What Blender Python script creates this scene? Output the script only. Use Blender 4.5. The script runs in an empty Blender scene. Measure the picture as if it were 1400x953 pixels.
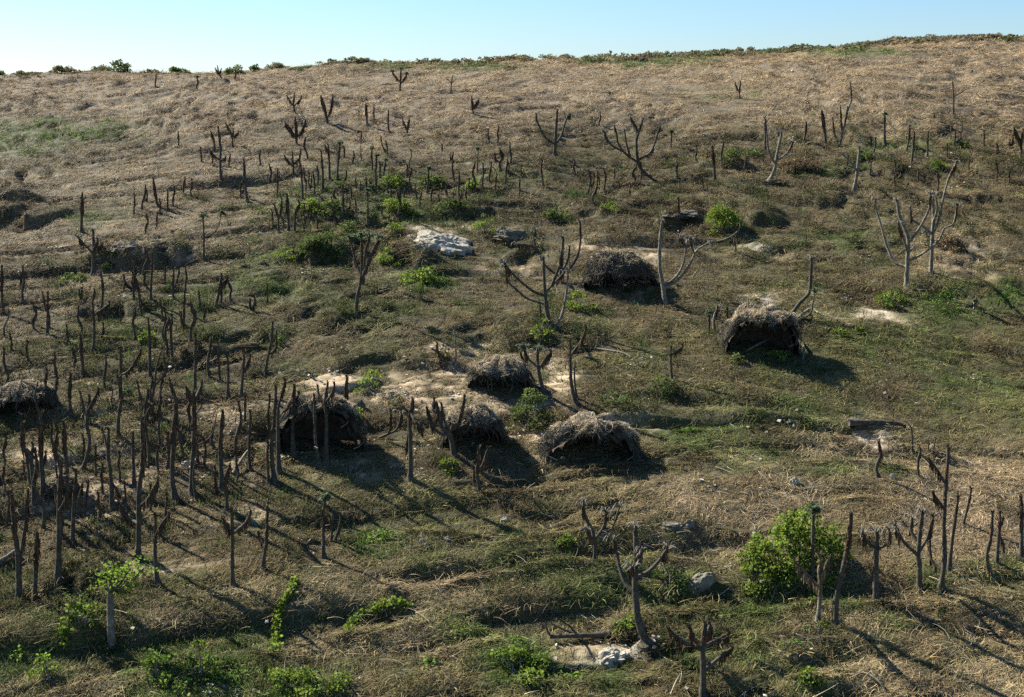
import bpy, math, random
import numpy as np
from mathutils import Vector, noise as mn

random.seed(7)
RNG = np.random.default_rng(11)
S = bpy.context.scene
COL = S.collection
R = math.radians

# ------------------------------------------------------------------ camera, sky, sun, exposure
CAM_Z, PITCH, FPX, CX, CY = 30.0, 12.0, 1600.0, 700.0, 476.5
cam_d = bpy.data.cameras.new('camera')
cam_d.sensor_width = 36.0
cam_d.lens = FPX / 1400.0 * 36.0
cam_d.clip_start, cam_d.clip_end = 0.5, 9000.0
cam = bpy.data.objects.new('camera', cam_d)
COL.objects.link(cam)
cam.location = (0, 0, CAM_Z)
cam.rotation_euler = (R(90 - PITCH), 0, 0)
S.camera = cam

SUN_EL, SUN_AZ = 37.5, -53.0           # azimuth clockwise from +Y (the view direction)
w = bpy.data.worlds.new('World')
S.world = w
w.use_nodes = True
wn = w.node_tree
bg = wn.nodes['Background']
sky = wn.nodes.new('ShaderNodeTexSky')
sky.sky_type = 'NISHITA'
sky.sun_disc = False
sky.sun_elevation = R(SUN_EL)
sky.sun_rotation = R(SUN_AZ)
sky.altitude = 50
sky.air_density = 1.15
sky.dust_density = 0.3
sky.ozone_density = 10.0
wn.links.new(sky.outputs[0], bg.inputs[0])
bg.inputs[1].default_value = 0.057

sl = bpy.data.lights.new('sun', 'SUN')
sl.energy = 5.0
sl.angle = R(0.5)
sl.color = (1.0, 0.965, 0.84)
sun = bpy.data.objects.new('sun', sl)
COL.objects.link(sun)
to_sun = Vector((math.sin(R(SUN_AZ)) * math.cos(R(SUN_EL)), math.cos(R(SUN_AZ)) * math.cos(R(SUN_EL)), math.sin(R(SUN_EL))))
sun.rotation_euler = (-to_sun).to_track_quat('-Z', 'Y').to_euler()
sun.location = (0, 0, 80)

S.view_settings.view_transform = 'Standard'
S.view_settings.look = 'None'
S.view_settings.exposure = 1.55
S.view_settings.gamma = 1.0
S.view_settings.use_curve_mapping = False
S.render.engine = 'CYCLES'
S.cycles.max_bounces = 3
S.cycles.diffuse_bounces = 1
S.cycles.transmission_bounces = 2
S.cycles.transparent_max_bounces = 2
S.cycles.use_adaptive_sampling = True
S.cycles.adaptive_threshold = 0.02
S.cycles.use_denoising = False

# ------------------------------------------------------------------ noise and terrain
def _h(ix, iy, seed):
    n = (ix.astype(np.int64) * 374761393 + iy.astype(np.int64) * 668265263 + seed * 974634777) & 0xFFFFFFFF
    n = ((n ^ (n >> 13)) * 1274126177) & 0xFFFFFFFF
    n = (n ^ (n >> 16)) & 0xFFFFFF
    return n / float(0xFFFFFF) * 2 - 1

def vnoise(x, y, seed=0):
    x = np.asarray(x, float); y = np.asarray(y, float)
    ix, iy = np.floor(x), np.floor(y)
    fx, fy = x - ix, y - iy
    fx = fx * fx * fx * (fx * (fx * 6 - 15) + 10); fy = fy * fy * fy * (fy * (fy * 6 - 15) + 10)
    a, b = _h(ix, iy, seed), _h(ix + 1, iy, seed)
    c, d = _h(ix, iy + 1, seed), _h(ix + 1, iy + 1, seed)
    return (a * (1 - fx) + b * fx) * (1 - fy) + (c * (1 - fx) + d * fx) * fy

def fbm(x, y, seed=0, octs=3):
    t, a, s = 0, 1, 0
    for o in range(octs):
        t = t + a * vnoise(x, y, seed + o * 17); s += a
        a *= 0.5
        x = np.asarray(x) * 2.03 + 5.2 + np.asarray(y) * 0.13; y = np.asarray(y) * 2.01 - 3.7
    return t / s

def smooth(a, b, x):
    t = np.clip((np.asarray(x, float) - a) / (b - a), 0, 1)
    return t * t * (3 - 2 * t)

Y0, Y1, SL0, SL1 = 150.0, 262.0, 0.213, -0.10
def base_profile(y):
    y = np.asarray(y, float)
    z = 5.0 + SL0 * (y - 50)
    t = np.clip(y - Y0, 0, Y1 - Y0)
    z = np.where(y > Y0, 5 + SL0 * (Y0 - 50) + SL0 * t + (SL1 - SL0) * t * t / (2 * (Y1 - Y0)), z)
    far = np.clip(y - Y1, 0, None)
    return z + np.where(y > Y1, SL1 * np.minimum(far, 900), 0)

def _plane_at(px, py):
    b = (476.5 - py) / 1600.0; dy = math.cos(R(12)) + b * math.sin(R(12)); dz = -math.sin(R(12)) + b * math.cos(R(12))
    ys = np.arange(30, 260, 0.25); k = np.where(CAM_Z + dz / dy * ys <= base_profile(ys) + 0.6)[0]
    y = float(ys[k[0]]) if len(k) else 200.0
    return (px - 700) / 1600.0 / dy * y, y
SCARPS = [_plane_at(a, b) + (c / 1600.0 * _plane_at(a, b)[1], d) for (a, b, c, d) in ((190, 350, 78, 1.5), (712, 338, 30, 0.9), (925, 308, 56, 1.5), (1046, 306, 40, 1.3), (440, 352, 70, 1.0),
    (500, 300, 70, 0.9), (640, 296, 60, 0.8), (800, 300, 60, 0.9), (850, 262, 60, 0.7), (560, 352, 40, 0.9), (1290, 200, 60, 0.8), (1190, 250, 70, 0.7), (420, 432, 60, 0.6), (60, 300, 40, 1.0), (5, 270, 40, 1.6), (0, 298, 40, 1.6),
    (250, 480, 60, 0.7), (700, 465, 60, 0.6), (150, 425, 70, 0.7), (800, 470, 60, 0.5), (960, 250, 60, 0.6), (1350, 290, 60, 0.8), (330, 600, 60, 0.6), (100, 790, 70, 0.8), (1130, 280, 60, 0.7))]

def flow_angle(x, y):
    return np.clip(0.62 - 0.011 * x, 0.1, 1.15) + 0.22 * vnoise(x / 30, y / 30, 9)

def height(x, y):
    x = np.asarray(x, float); y = np.asarray(y, float)
    z = base_profile(y)
    tilt = smooth(60, 215, y)
    z = z + np.clip(x, -260, 260) * 0.0365 * tilt + 2.45 * tilt
    # the hillside drops away at its left shoulder
    z = z - 2.2 * smooth(-46, -75, x + (y - 110) * 0.30) * smooth(80, 100, y) * smooth(175, 140, y)
    z = z + 1.0 * fbm(x / 26, y / 26, 3, 2) + 0.55 * fbm(x / 9.0, y / 8.0, 5, 2)
    # short scarps: the ground steps down towards the viewer
    for (sx, sy, sw, sh) in SCARPS:
        m_ = np.abs(y - sy) < 14
        if not np.any(m_): continue
        lat = smooth(sw * 0.95, sw * 0.25, np.abs(x - sx) + 1.6 * vnoise(y / 1.5, x / 2.0, 8))
        ey = sy + 1.6 * vnoise(x / 1.9, x / 3.1, 12) + 0.5 * vnoise(x / 0.7, x, 13)
        z = z + sh * 0.62 * lat * (smooth(ey - 0.35, ey + 0.35, y) * smooth(ey + 7, ey + 0.5, y) - 0.7 * smooth(ey + 0.3, ey - 0.5, y) * smooth(ey - 3.2, ey - 0.6, y))
    # draped, flow-aligned ripples of matted grass over hummocks
    a = flow_angle(x, y)
    u = x * np.cos(a) + y * np.sin(a); v = -x * np.sin(a) + y * np.cos(a)
    rough = 0.62 + 0.38 * vnoise(x / 14, y / 14, 21)
    near = smooth(230, 120, y) * 0.5 + 0.5
    z = z + rough * (0.30 + 0.26 * smooth(85, 130, y)) * smooth(250, 190, y) * fbm(u / 4.2, v / 1.7, 31, 3)
    rip = 1 - 2 * np.abs(fbm(u / 2.6, v / 0.75, 77, 2))
    z = z + (0.5 + rough * 0.7) * 0.13 * rip * near
    clod = smooth(170, 90, y) * smooth(-0.3, 0.3, fbm(x / 9, y / 9, 45, 2) + 0.15)
    z = z + clod * 0.10 * fbm(x / 0.55, y / 0.5, 91, 2)
    pit = fbm(u / 2.8, v / 1.3, 133, 2)
    z = z - 0.5 * smooth(0.14, 0.40, pit) * near * (0.4 + rough)
    return z

cp, sp = math.cos(R(PITCH)), math.sin(R(PITCH))
def ray(px, py):
    a, b = (px - CX) / FPX, (CY - py) / FPX
    return np.array([a, cp + b * sp, -sp + b * cp])      # world direction, per metre of view depth

_yc = np.concatenate([np.arange(25, 120, 0.6), np.arange(120, 300, 1.2)])
def at(px, py):
    d = ray(px, py)
    ys = _yc
    for stage in range(2):
        t = ys / d[1]
        X, Z = d[0] * t, CAM_Z + d[2] * t
        H = height(X, ys); dif = Z - H
        k = np.where(dif <= 0)[0]
        i = k[0] if len(k) else int(np.argmin(dif))
        if stage == 0: ys = np.linspace(ys[i] - 1.3, ys[i] + 0.1, 24)
    return Vector((X[i], ys[i], float(H[i])))

def crest(px):
    y = np.arange(170, 290, 0.5); X = (px - CX) / FPX * y
    k = int(np.argmax((height(X, y) - CAM_Z) / y))
    return Vector((X[k], y[k] - 1.0, float(height(X[k], y[k] - 1.0))))

def onplane(px, py, y):
    d = ray(px, py); t = y / d[1]
    return Vector((d[0] * t, y, CAM_Z + d[2] * t))

def project(x, y, z):
    x, y, z = np.asarray(x), np.asarray(y), np.asarray(z) - CAM_Z
    dep = y * cp - z * sp
    up = y * sp + z * cp
    return CX + FPX * x / dep, CY - FPX * up / dep, dep

def ppm(p):      # metres per photo pixel at a point
    return float(project(p.x, p.y, p.z)[2]) / FPX

# ------------------------------------------------------------------ materials
def mat(name, rough=0.9, translucent=0.0, c1=(0.2, 0.2, 0.2), c2=None, scale=3.0, attr=None, bump=0.0, c3=None, inst=False, detail=6, spec=0.2):
    m = bpy.data.materials.new(name); m.use_nodes = True
    nt = m.node_tree; N, L = nt.nodes, nt.links
    bs = N['Principled BSDF']; out = N['Material Output']
    bs.inputs['Roughness'].default_value = rough
    bs.inputs['Specular IOR Level'].default_value = spec
    tc = N.new('ShaderNodeTexCoord')
    nz = N.new('ShaderNodeTexNoise'); nz.inputs['Scale'].default_value = scale; nz.inputs['Detail'].default_value = detail; nz.inputs['Roughness'].default_value = 0.65
    L.new(tc.outputs['Object'], nz.inputs['Vector'])
    ramp = N.new('ShaderNodeValToRGB')
    e = ramp.color_ramp.elements
    e[0].position, e[1].position = 0.32, 0.68
    e[0].color = (*c1, 1); e[1].color = (*(c2 or c1), 1)
    if c3:
        k = e.new(0.5); k.color = (*c3, 1)
    L.new(nz.outputs['Fac'], ramp.inputs['Fac'])
    colr = ramp.outputs['Color']
    if attr:
        at_ = N.new('ShaderNodeAttribute'); at_.attribute_name = attr
        if inst: at_.attribute_type = 'INSTANCER'
        mx = N.new('ShaderNodeMix'); mx.data_type = 'RGBA'; mx.blend_type = 'MULTIPLY'; mx.inputs[0].default_value = 1
        L.new(colr, mx.inputs[6]); L.new(at_.outputs['Color'], mx.inputs[7])
        colr = mx.outputs[2]
        if inst:
            av = N.new('ShaderNodeAttribute'); av.attribute_name = 'v'
            mx2 = N.new('ShaderNodeMix'); mx2.data_type = 'RGBA'; mx2.blend_type = 'MULTIPLY'; mx2.inputs[0].default_value = 1
            L.new(colr, mx2.inputs[6]); L.new(av.outputs['Color'], mx2.inputs[7])
            colr = mx2.outputs[2]
    L.new(colr, bs.inputs['Base Color'])
    if translucent > 0:
        tr = N.new('ShaderNodeBsdfTranslucent'); ms = N.new('ShaderNodeMixShader'); ms.inputs[0].default_value = translucent
        L.new(colr, tr.inputs['Color']); L.new(bs.outputs[0], ms.inputs[1]); L.new(tr.outputs[0], ms.inputs[2]); L.new(ms.outputs[0], out.inputs['Surface'])
    if bump > 0:
        b = N.new('ShaderNodeBump'); b.inputs['Strength'].default_value = bump; b.inputs['Distance'].default_value = 0.05
        n2 = N.new('ShaderNodeTexNoise'); n2.inputs['Scale'].default_value = scale * 4; n2.inputs['Detail'].default_value = 8
        L.new(tc.outputs['Object'], n2.inputs['Vector']); L.new(n2.outputs['Fac'], b.inputs['Height']); L.new(b.outputs[0], bs.inputs['Normal'])
    return m

W1, W0 = (1.15, 1.15, 1.15), (0.72, 0.72, 0.72)
M = dict(
    ground=mat('soil_and_litter', c1=(0.7, 0.7, 0.7), c2=(1.25, 1.25, 1.25), scale=1.3, attr='col', bump=0.8),
    grass=mat('dry_grass_blades', translucent=0.0, c1=W0, c2=W1, scale=2, attr='col', inst=True, detail=1),
    fringe=mat('ridge_scrub_blades', translucent=0.3, c1=W0, c2=W1, scale=2, attr='col', inst=True, detail=1),
    green=mat('green_grass_blades', translucent=0.4, c1=W0, c2=W1, scale=2, attr='col', inst=True, detail=1),
    bark=mat('grey_bark', c1=(0.036, 0.030, 0.021), c2=(0.115, 0.100, 0.072), c3=(0.066, 0.056, 0.040), scale=4.5, bump=0.6),
    palebark=mat('pale_bark', c1=(0.08, 0.068, 0.048), c2=(0.26, 0.235, 0.18), c3=(0.15, 0.13, 0.095), scale=4.5, bump=0.6),
    skirt=mat('dead_brown_leaves', translucent=0.0, c1=(0.042, 0.029, 0.018), c2=(0.115, 0.075, 0.042), scale=6, attr='v'),
    tanskirt=mat('dead_tan_leaves', translucent=0.1, c1=(0.10, 0.075, 0.048), c2=(0.20, 0.155, 0.10), scale=5, attr='v'),
    frond=mat('feathery_green_leaves', translucent=0.5, c1=(0.075, 0.10, 0.055), c2=(0.12, 0.15, 0.08), scale=3, attr='v'),
    leaf=mat('glossy_green_leaves', rough=0.6, translucent=0.5, c1=(0.07, 0.12, 0.020), c2=(0.20, 0.27, 0.042), scale=1.5, attr='v'),
    darkleaf=mat('dull_green_leaves', rough=0.7, translucent=0.4, c1=(0.05, 0.078, 0.026), c2=(0.12, 0.155, 0.045), scale=1.5, attr='v'),
    scrub=mat('olive_scrub_leaves', translucent=0.4, c1=(0.10, 0.10, 0.055), c2=(0.22, 0.19, 0.11), scale=1.0, attr='v'),
    darktwig=mat('shade_toned_twigs', c1=(0.045, 0.040, 0.030), c2=(0.13, 0.12, 0.09), scale=3, attr='v'),  # darker copy of the weathered twigs, with the mound fronts' shade in its colour
    brushm=mat('tan_brush', translucent=0.2, c1=(0.11, 0.082, 0.05), c2=(0.26, 0.20, 0.125), scale=3, attr='v'),
    twig=mat('weathered_twigs', c1=(0.096, 0.085, 0.067), c2=(0.237, 0.211, 0.167), scale=3, attr='v'),
    thatch=mat('pale_thatch', translucent=0.25, c1=(0.36, 0.29, 0.20), c2=(0.68, 0.58, 0.43), scale=2, attr='v'),
    debris=mat('mound_debris', c1=(0.025, 0.020, 0.013), c2=(0.075, 0.058, 0.038), scale=3, bump=1),
    paler=mat('limestone', c1=(0.20, 0.175, 0.13), c2=(0.50, 0.45, 0.35), c3=(0.33, 0.29, 0.22), scale=2.2, bump=1, spec=0.1),
    greyr=mat('grey_stone', c1=(0.09, 0.082, 0.062), c2=(0.24, 0.22, 0.17), c3=(0.16, 0.145, 0.11), scale=2.4, bump=1, spec=0.1),
    darkr=mat('dark_stone', c1=(0.06, 0.055, 0.038), c2=(0.17, 0.15, 0.11), scale=2.4, bump=1, spec=0.1),
)

# ------------------------------------------------------------------ mesh helper
class MB:
    def __init__(s): s.v, s.f, s.c, s.n = [], [], [], 0
    def add(s, v, f, c=1.0):
        v = np.asarray(v, float); s.v.append(v); s.f.append(np.asarray(f, int) + s.n); s.n += len(v)
        c = np.asarray(c, float)
        if c.ndim == 0: c = np.full((len(v), 3), float(c))
        elif c.ndim == 1: c = np.tile(c, (len(v), 1))
        s.c.append(c)
    def tube(s, pts, rad, seg=7, c=1.0, jit=0.0):
        P = np.array([list(p) for p in pts], float); n = len(P)
        T = np.gradient(P, axis=0); T /= np.linalg.norm(T, axis=1)[:, None] + 1e-9
        up = np.array([0.3, 0.9, 0.1]); 
        A = np.cross(T, up); A /= np.linalg.norm(A, axis=1)[:, None] + 1e-9
        B = np.cross(T, A)
        th = np.linspace(0, 2 * np.pi, seg, endpoint=False)
        rr = np.asarray(rad, float)[:, None] * (1 + jit * RNG.uniform(-1, 1, (n, seg)))
        V = P[:, None] + rr[..., None] * (np.cos(th)[None, :, None] * A[:, None] + np.sin(th)[None, :, None] * B[:, None])
        V = V.reshape(-1, 3)
        V = np.vstack([V, P[:1], P[-1:]])
        F = []
        for i in range(n - 1):
            for j in range(seg):
                k = (j + 1) % seg
                F.append((i * seg + j, i * seg + k, (i + 1) * seg + k, (i + 1) * seg + j))
        for j in range(seg):
            k = (j + 1) % seg
            F.append((n * seg, j, k, k)); F.append((n * seg + 1, (n - 1) * seg + k, (n - 1) * seg + j, (n - 1) * seg + j))
        s.add(V, F, c)
    def strips(s, P, side, wid, cols):
        """P (N,K,3) centre lines, side (N,3), wid (N,K), cols (N,3)"""
        N, K, _ = P.shape
        off = side[:, None, :] * wid[..., None] * 0.5
        V = np.stack([P - off, P + off], 2).reshape(-1, 3)
        b = (np.arange(N) * K * 2)[:, None] + (np.arange(K - 1) * 2)[None, :]
        b = b.reshape(-1)
        F = np.stack([b, b + 1, b + 3, b + 2], 1)
        s.add(V, F, np.repeat(cols, K * 2, 0))
    def build(s, name, material, parent=None, loc=None, smooth_=False):
        V = np.vstack(s.v); F = np.vstack(s.f); C = np.vstack(s.c)
        if parent is not None: V = V - np.array(parent.location)
        elif loc is not None: V = V - np.array(loc)
        tri = F[:, 2] == F[:, 3]
        me = bpy.data.meshes.new(name)
        lens = np.where(tri, 3, 4)
        flat = F.reshape(-1)
        keep = np.ones(len(flat), bool); keep[3::4] = ~tri
        flat = flat[keep]
        me.vertices.add(len(V)); me.vertices.foreach_set('co', V.astype(np.float32).ravel())
        me.loops.add(len(flat)); me.loops.foreach_set('vertex_index', flat.astype(np.int32))
        me.polygons.add(len(F))
        st = np.concatenate([[0], np.cumsum(lens)[:-1]])
        me.polygons.foreach_set('loop_start', st.astype(np.int32))
        me.polygons.foreach_set('use_smooth', np.full(len(F), smooth_))
        me.update(calc_edges=True)
        a = me.attributes.new('v', 'FLOAT_COLOR', 'POINT')
        a.data.foreach_set('color', np.hstack([C, np.ones((len(C), 1))]).astype(np.float32).ravel())
        me.materials.append(material)
        o = bpy.data.objects.new(name, me); COL.objects.link(o)
        if parent is not None: o.parent = parent
        elif loc is not None: o.location = loc
        return o

def tag(o, label=None, cat=None, group=None, kind=None):
    if label: o['label'] = label
    if cat: o['category'] = cat
    if group: o['group'] = group
    if kind: o['kind'] = kind
    return o
def empty(name, loc):
    o = bpy.data.objects.new(name, None); COL.objects.link(o); o.location = loc; o.empty_display_size = 0.3
    return o

def catmull(pts, per=5):
    P = [Vector(p) for p in pts]
    if len(P) < 2: return P
    Q = [P[0] * 2 - P[1]] + P + [P[-1] * 2 - P[-2]]
    out = []
    for i in range(1, len(Q) - 2):
        a, b, c, d = Q[i - 1], Q[i], Q[i + 1], Q[i + 2]
        for k in range(per):
            t = k / per
            out.append(0.5 * ((2 * b) + (c - a) * t + (2 * a - 5 * b + 4 * c - d) * t * t + (3 * b - a - 3 * c + d) * t ** 3))
    out.append(P[-1])
    return out

def rnd_side(n, d=None):
    s = RNG.normal(size=(n, 3)); s /= np.linalg.norm(s, axis=1)[:, None]
    return s

# ------------------------------------------------------------------ what grows where (read off the hillside once, stored on the ground)
DRY, BROWN, OLIVE, GREEN, SOIL, CHALK = 0, 1, 2, 3, 4, 5
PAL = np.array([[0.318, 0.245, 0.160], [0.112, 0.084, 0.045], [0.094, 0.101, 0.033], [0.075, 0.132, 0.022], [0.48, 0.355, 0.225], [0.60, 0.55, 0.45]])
# (px, py, rx, ry, amount)
Z_GREEN = [(60, 182, 110, 14, .8), (20, 200, 60, 12, .7), (140, 172, 40, 7, .6), (130, 295, 45, 14, .5), (880, 84, 80, 6, .9), (1180, 73, 70, 5, .9), (650, 92, 60, 6, .5), (530, 90, 50, 5, .6),
    (1330, 405, 90, 22, .75), (1300, 430, 80, 14, .5), (1230, 470, 170, 40, .35), (1340, 520, 110, 60, .35), (1100, 540, 90, 30, .35), (1140, 330, 60, 14, .5), (960, 590, 90, 40, .45), (900, 560, 40, 20, .4),
    (580, 380, 40, 14, .75), (500, 420, 70, 20, .35), (700, 345, 40, 12, .2), (390, 350, 60, 20, .4), (470, 250, 100, 25, .4), (540, 285, 80, 20, .5), (420, 280, 70, 25, .5), (690, 240, 60, 12, .25),
    (540, 740, 50, 14, .7), (640, 770, 70, 12, .5), (700, 760, 50, 30, .3), (800, 800, 70, 30, .55), (640, 860, 60, 20, .4), (560, 910, 70, 16, .4), (700, 905, 70, 30, .75), (780, 930, 80, 25, .5),
    (900, 800, 40, 22, .6), (1060, 830, 90, 30, .7), (1100, 870, 120, 26, .5), (1000, 900, 110, 40, .35), (1110, 935, 30, 18, .9), (200, 880, 70, 24, .5), (50, 900, 70, 30, .55), (260, 920, 90, 40, .7), (390, 930, 110, 30, .7),
    (350, 870, 40, 16, .5), (100, 830, 60, 30, .4), (1330, 780, 70, 16, .45), (1330, 900, 70, 20, .3), (1170, 640, 70, 16, .4), (900, 720, 50, 30, .1), (250, 420, 90, 20, .3), (170, 455, 40, 12, .5), (110, 470, 40, 12, .3),
    (1380, 460, 40, 30, .45), (330, 395, 70, 25, .3), (1230, 200, 50, 10, .4), (1130, 230, 30, 6, .5), (990, 130, 60, 10, .2), (850, 800, 60, 40, .5), (1180, 850, 60, 14, .3), (440, 640, 80, 20, .15), (1100, 400, 40, 14, .3)]
Z_SOIL = [(860, 580, 34, 14, .8), (640, 492, 55, 16, .8), (615, 515, 60, 16, .85), (590, 540, 60, 14, .8), (765, 512, 26, 22, .9), (822, 335, 34, 12, .85), (887, 347, 20, 17, .9), (1075, 410, 44, 11, .85), (1180, 435, 55, 9, .9), (1230, 440, 24, 5, .7),
    (445, 525, 55, 9, .8), (740, 600, 40, 22, .7), (95, 620, 48, 13, .8), (130, 518, 22, 6, .8), (155, 720, 30, 16, .6), (60, 700, 50, 12, .6), (595, 316, 30, 9, .9), (300, 560, 60, 12, .35), (215, 600, 40, 10, .3), (1195, 605, 30, 8, .7), (800, 885, 40, 12, .7),
    (330, 700, 60, 16, .25), (700, 370, 50, 12, .4), (1290, 375, 50, 12, .4), (560, 395, 16, 5, .5), (1045, 345, 60, 10, .3), (880, 400, 60, 14, .2), (160, 560, 60, 18, .3), (390, 620, 40, 16, .5), (120, 770, 60, 14, .4), (240, 770, 70, 16, .3), (270, 350, 20, 7, .5), (700, 555, 60, 16, .3),
    (220, 640, 90, 30, .22), (130, 670, 80, 24, .35), (300, 640, 80, 20, .2), (480, 640, 60, 14, .3), (960, 560, 60, 14, .2)]
Z_CHALK = [(1200, 598, 20, 6, .9), (1175, 570, 18, 4, .8), (845, 892, 34, 10, .7), (585, 322, 20, 8, .8), (1190, 432, 40, 4, .5), (1350, 345, 30, 5, .2), (1040, 412, 30, 5, .6), (665, 230, 20, 4, .4), (1045, 338, 20, 6, .5), (820, 332, 18, 6, .5)]
Z_DRY = [(250, 240, 260, 60, .75), (120, 320, 160, 50, .55), (1250, 890, 190, 60, .7), (1330, 700, 110, 70, .6), (1000, 700, 110, 60, .55), (620, 800, 160, 30, .5), (220, 850, 60, 16, .8), (560, 880, 140, 24, .55), (400, 820, 90, 20, .45), (1180, 620, 60, 40, .4), (330, 200, 150, 50, .5), (500, 180, 200, 40, .4), (60, 400, 120, 60, .3), (420, 880, 90, 20, .5), (1300, 340, 40, 20, .5), (90, 940, 70, 14, .5), (1250, 780, 90, 40, .5), (780, 850, 100, 18, .45)]
Z_OLIVE = [(1230, 500, 220, 90, .7), (1000, 560, 130, 60, .5), (560, 700, 160, 50, .45), (450, 450, 160, 60, .6), (200, 450, 170, 60, .4), (850, 480, 90, 50, .4), (700, 880, 900, 90, .6), (900, 780, 300, 60, .5), (1100, 350, 140, 40, .4), (640, 420, 80, 40, .4), (30, 200, 160, 40, .4)]
Z_BARE = [(170, 640, 260, 130, .35)]

def paint(zs, px, py):
    t = np.zeros_like(px)
    for (cx, cy, rx, ry, a) in zs:
        d = np.sqrt(((px - cx) / rx) ** 2 + ((py - cy) / ry) ** 2)
        t = np.maximum(t, a * np.clip(1.35 - d * 0.85, 0, 1))
    return t

def cover(x, y, z):
    """weights of the six kinds of ground cover at world points"""
    px, py, dep = project(x, y, z)
    s = dep / 70.0
    nx, ny = fbm(x / 2.6, y / 2.6, 101, 3), fbm(x / 2.6, y / 2.6, 202, 3)
    px = px + 42 / s * nx; py = py + 15 / s * ny
    n1, n2, n3 = fbm(x / 3.2, y / 3.2, 41, 4), fbm(x / 1.6, y / 1.6, 55, 3), fbm(x / 8, y / 8, 61, 3)
    wgt = np.zeros((len(px), 6))
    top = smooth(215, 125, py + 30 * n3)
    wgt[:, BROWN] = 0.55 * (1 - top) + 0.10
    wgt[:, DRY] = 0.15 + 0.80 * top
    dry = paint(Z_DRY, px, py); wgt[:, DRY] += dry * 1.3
    wgt[:, OLIVE] = 0.05 + 0.26 * (1 - top) + paint(Z_OLIVE, px, py) * 1.0 * np.clip(0.7 + 1.4 * n1, 0, 2)
    g = paint(Z_GREEN, px, py); wgt[:, GREEN] = np.clip(g * (1.0 + 2.0 * n2), 0, 3) * 1.7 + np.clip(n1 - 0.38, 0, 1) * 1.0 * (1 - top)
    so = paint(Z_SOIL, px, py); wgt[:, SOIL] = np.clip(so * (1.0 + 1.5 * n2) - 0.03, 0, 3) * 3.4 + np.clip(n2 - 0.5, 0, 1)*0.8
    ch = paint(Z_CHALK, px, py); wgt[:, CHALK] = np.clip(ch * (0.8 + 1.6 * n2), 0, 3) * 3.5
    wgt[:, DRY] *= np.clip(1 + 1.0 * n1, 0.1, 2); wgt[:, BROWN] *= np.clip(1 - 1.0 * n1, 0.1, 2)
    fine = np.clip(0.75 + 1.5 * fbm(x / 0.7, y / 0.7, 717, 2), 0.05, 1.6); wgt[:, SOIL] *= fine; wgt[:, CHALK] *= fine
    wgt /= wgt.sum(1)[:, None]
    bare = np.clip(wgt[:, SOIL] + wgt[:, CHALK], 0, 1)
    return wgt, bare, g

def ground_mesh():
    u = np.concatenate([np.linspace(-6, -0.62, 40, endpoint=False), np.linspace(-0.62, 0.62, 560), np.linspace(0.62, 6, 41)[1:]])
    y = np.concatenate([np.geomspace(4, 30, 30, endpoint=False), np.geomspace(30, 290, 760, endpoint=False), np.geomspace(290, 3500, 40)])
    U, Y = np.meshgrid(u, y); X = U * Y
    X, Y = X.ravel(), Y.ravel()
    Z = height(X, Y)
    wgt, bare, g = cover(X, Y, Z)
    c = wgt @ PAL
    # under the plants the litter colour also carries the shade between blades; bare soil shows as it is
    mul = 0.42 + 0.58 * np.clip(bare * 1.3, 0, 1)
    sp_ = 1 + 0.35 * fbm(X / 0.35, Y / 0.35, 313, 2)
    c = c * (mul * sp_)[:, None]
    nu, ny = len(u), len(y)
    i = (np.arange(ny - 1)[:, None] * nu + np.arange(nu - 1)[None, :]).ravel()
    F = np.stack([i, i + 1, i + nu + 1, i + nu], 1)
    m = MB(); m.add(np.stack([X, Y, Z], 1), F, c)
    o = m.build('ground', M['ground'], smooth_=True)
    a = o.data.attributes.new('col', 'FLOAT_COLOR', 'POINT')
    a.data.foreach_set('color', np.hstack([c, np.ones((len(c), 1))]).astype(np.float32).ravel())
    return tag(o, 'sloping hillside of dry soil and litter under matted grass', kind='structure')
ground_mesh()

# ------------------------------------------------------------------ grass: clumps scattered over the ground as stuff
def clump(name, n, L, wid, lift, lean, material, spread=0.5, k=4, droop=1.0, vv=(0.55, 1.4), up=0.0):
    """n blades that rise and fall over along +X (local)"""
    base = RNG.normal(size=(n, 2)) * spread * 0.55
    ang = RNG.normal(0, 1, n) * lean
    ln = L * RNG.uniform(0.5, 1.3, n)
    hh = lift * RNG.uniform(0.3, 1.3, n)
    t = np.linspace(0, 1, k)
    P = np.zeros((n, k, 3))
    curl = RNG.normal(0, 0.5, n)
    for j, tt in enumerate(t):
        a = ang + curl * tt
        P[:, j, 0] = base[:, 0] + np.cos(a) * ln * tt * (1 - up)
        P[:, j, 1] = base[:, 1] + np.sin(a) * ln * tt * (1 - up)
        P[:, j, 2] = -0.04 + hh * (np.sin(tt * 2.6) * (1 - up) + up * tt * 1.6 - up * droop * 0.35 * tt * tt)
    side = np.stack([-np.sin(ang), np.cos(ang), RNG.normal(0, 0.5, n)], 1); side /= np.linalg.norm(side, axis=1)[:, None]
    wd = wid * RNG.uniform(0.6, 1.4, n)[:, None] * np.linspace(1, 0.35, k)[None, :]
    v = RNG.uniform(vv[0], vv[1], n)
    cols = np.stack([v, v * RNG.uniform(0.95, 1.03, n), v * RNG.uniform(0.88, 1.05, n)], 1)
    m = MB(); m.strips(P, side, wd, cols)
    o = m.build(name, material); COL.objects.unlink(o)
    return o
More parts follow.
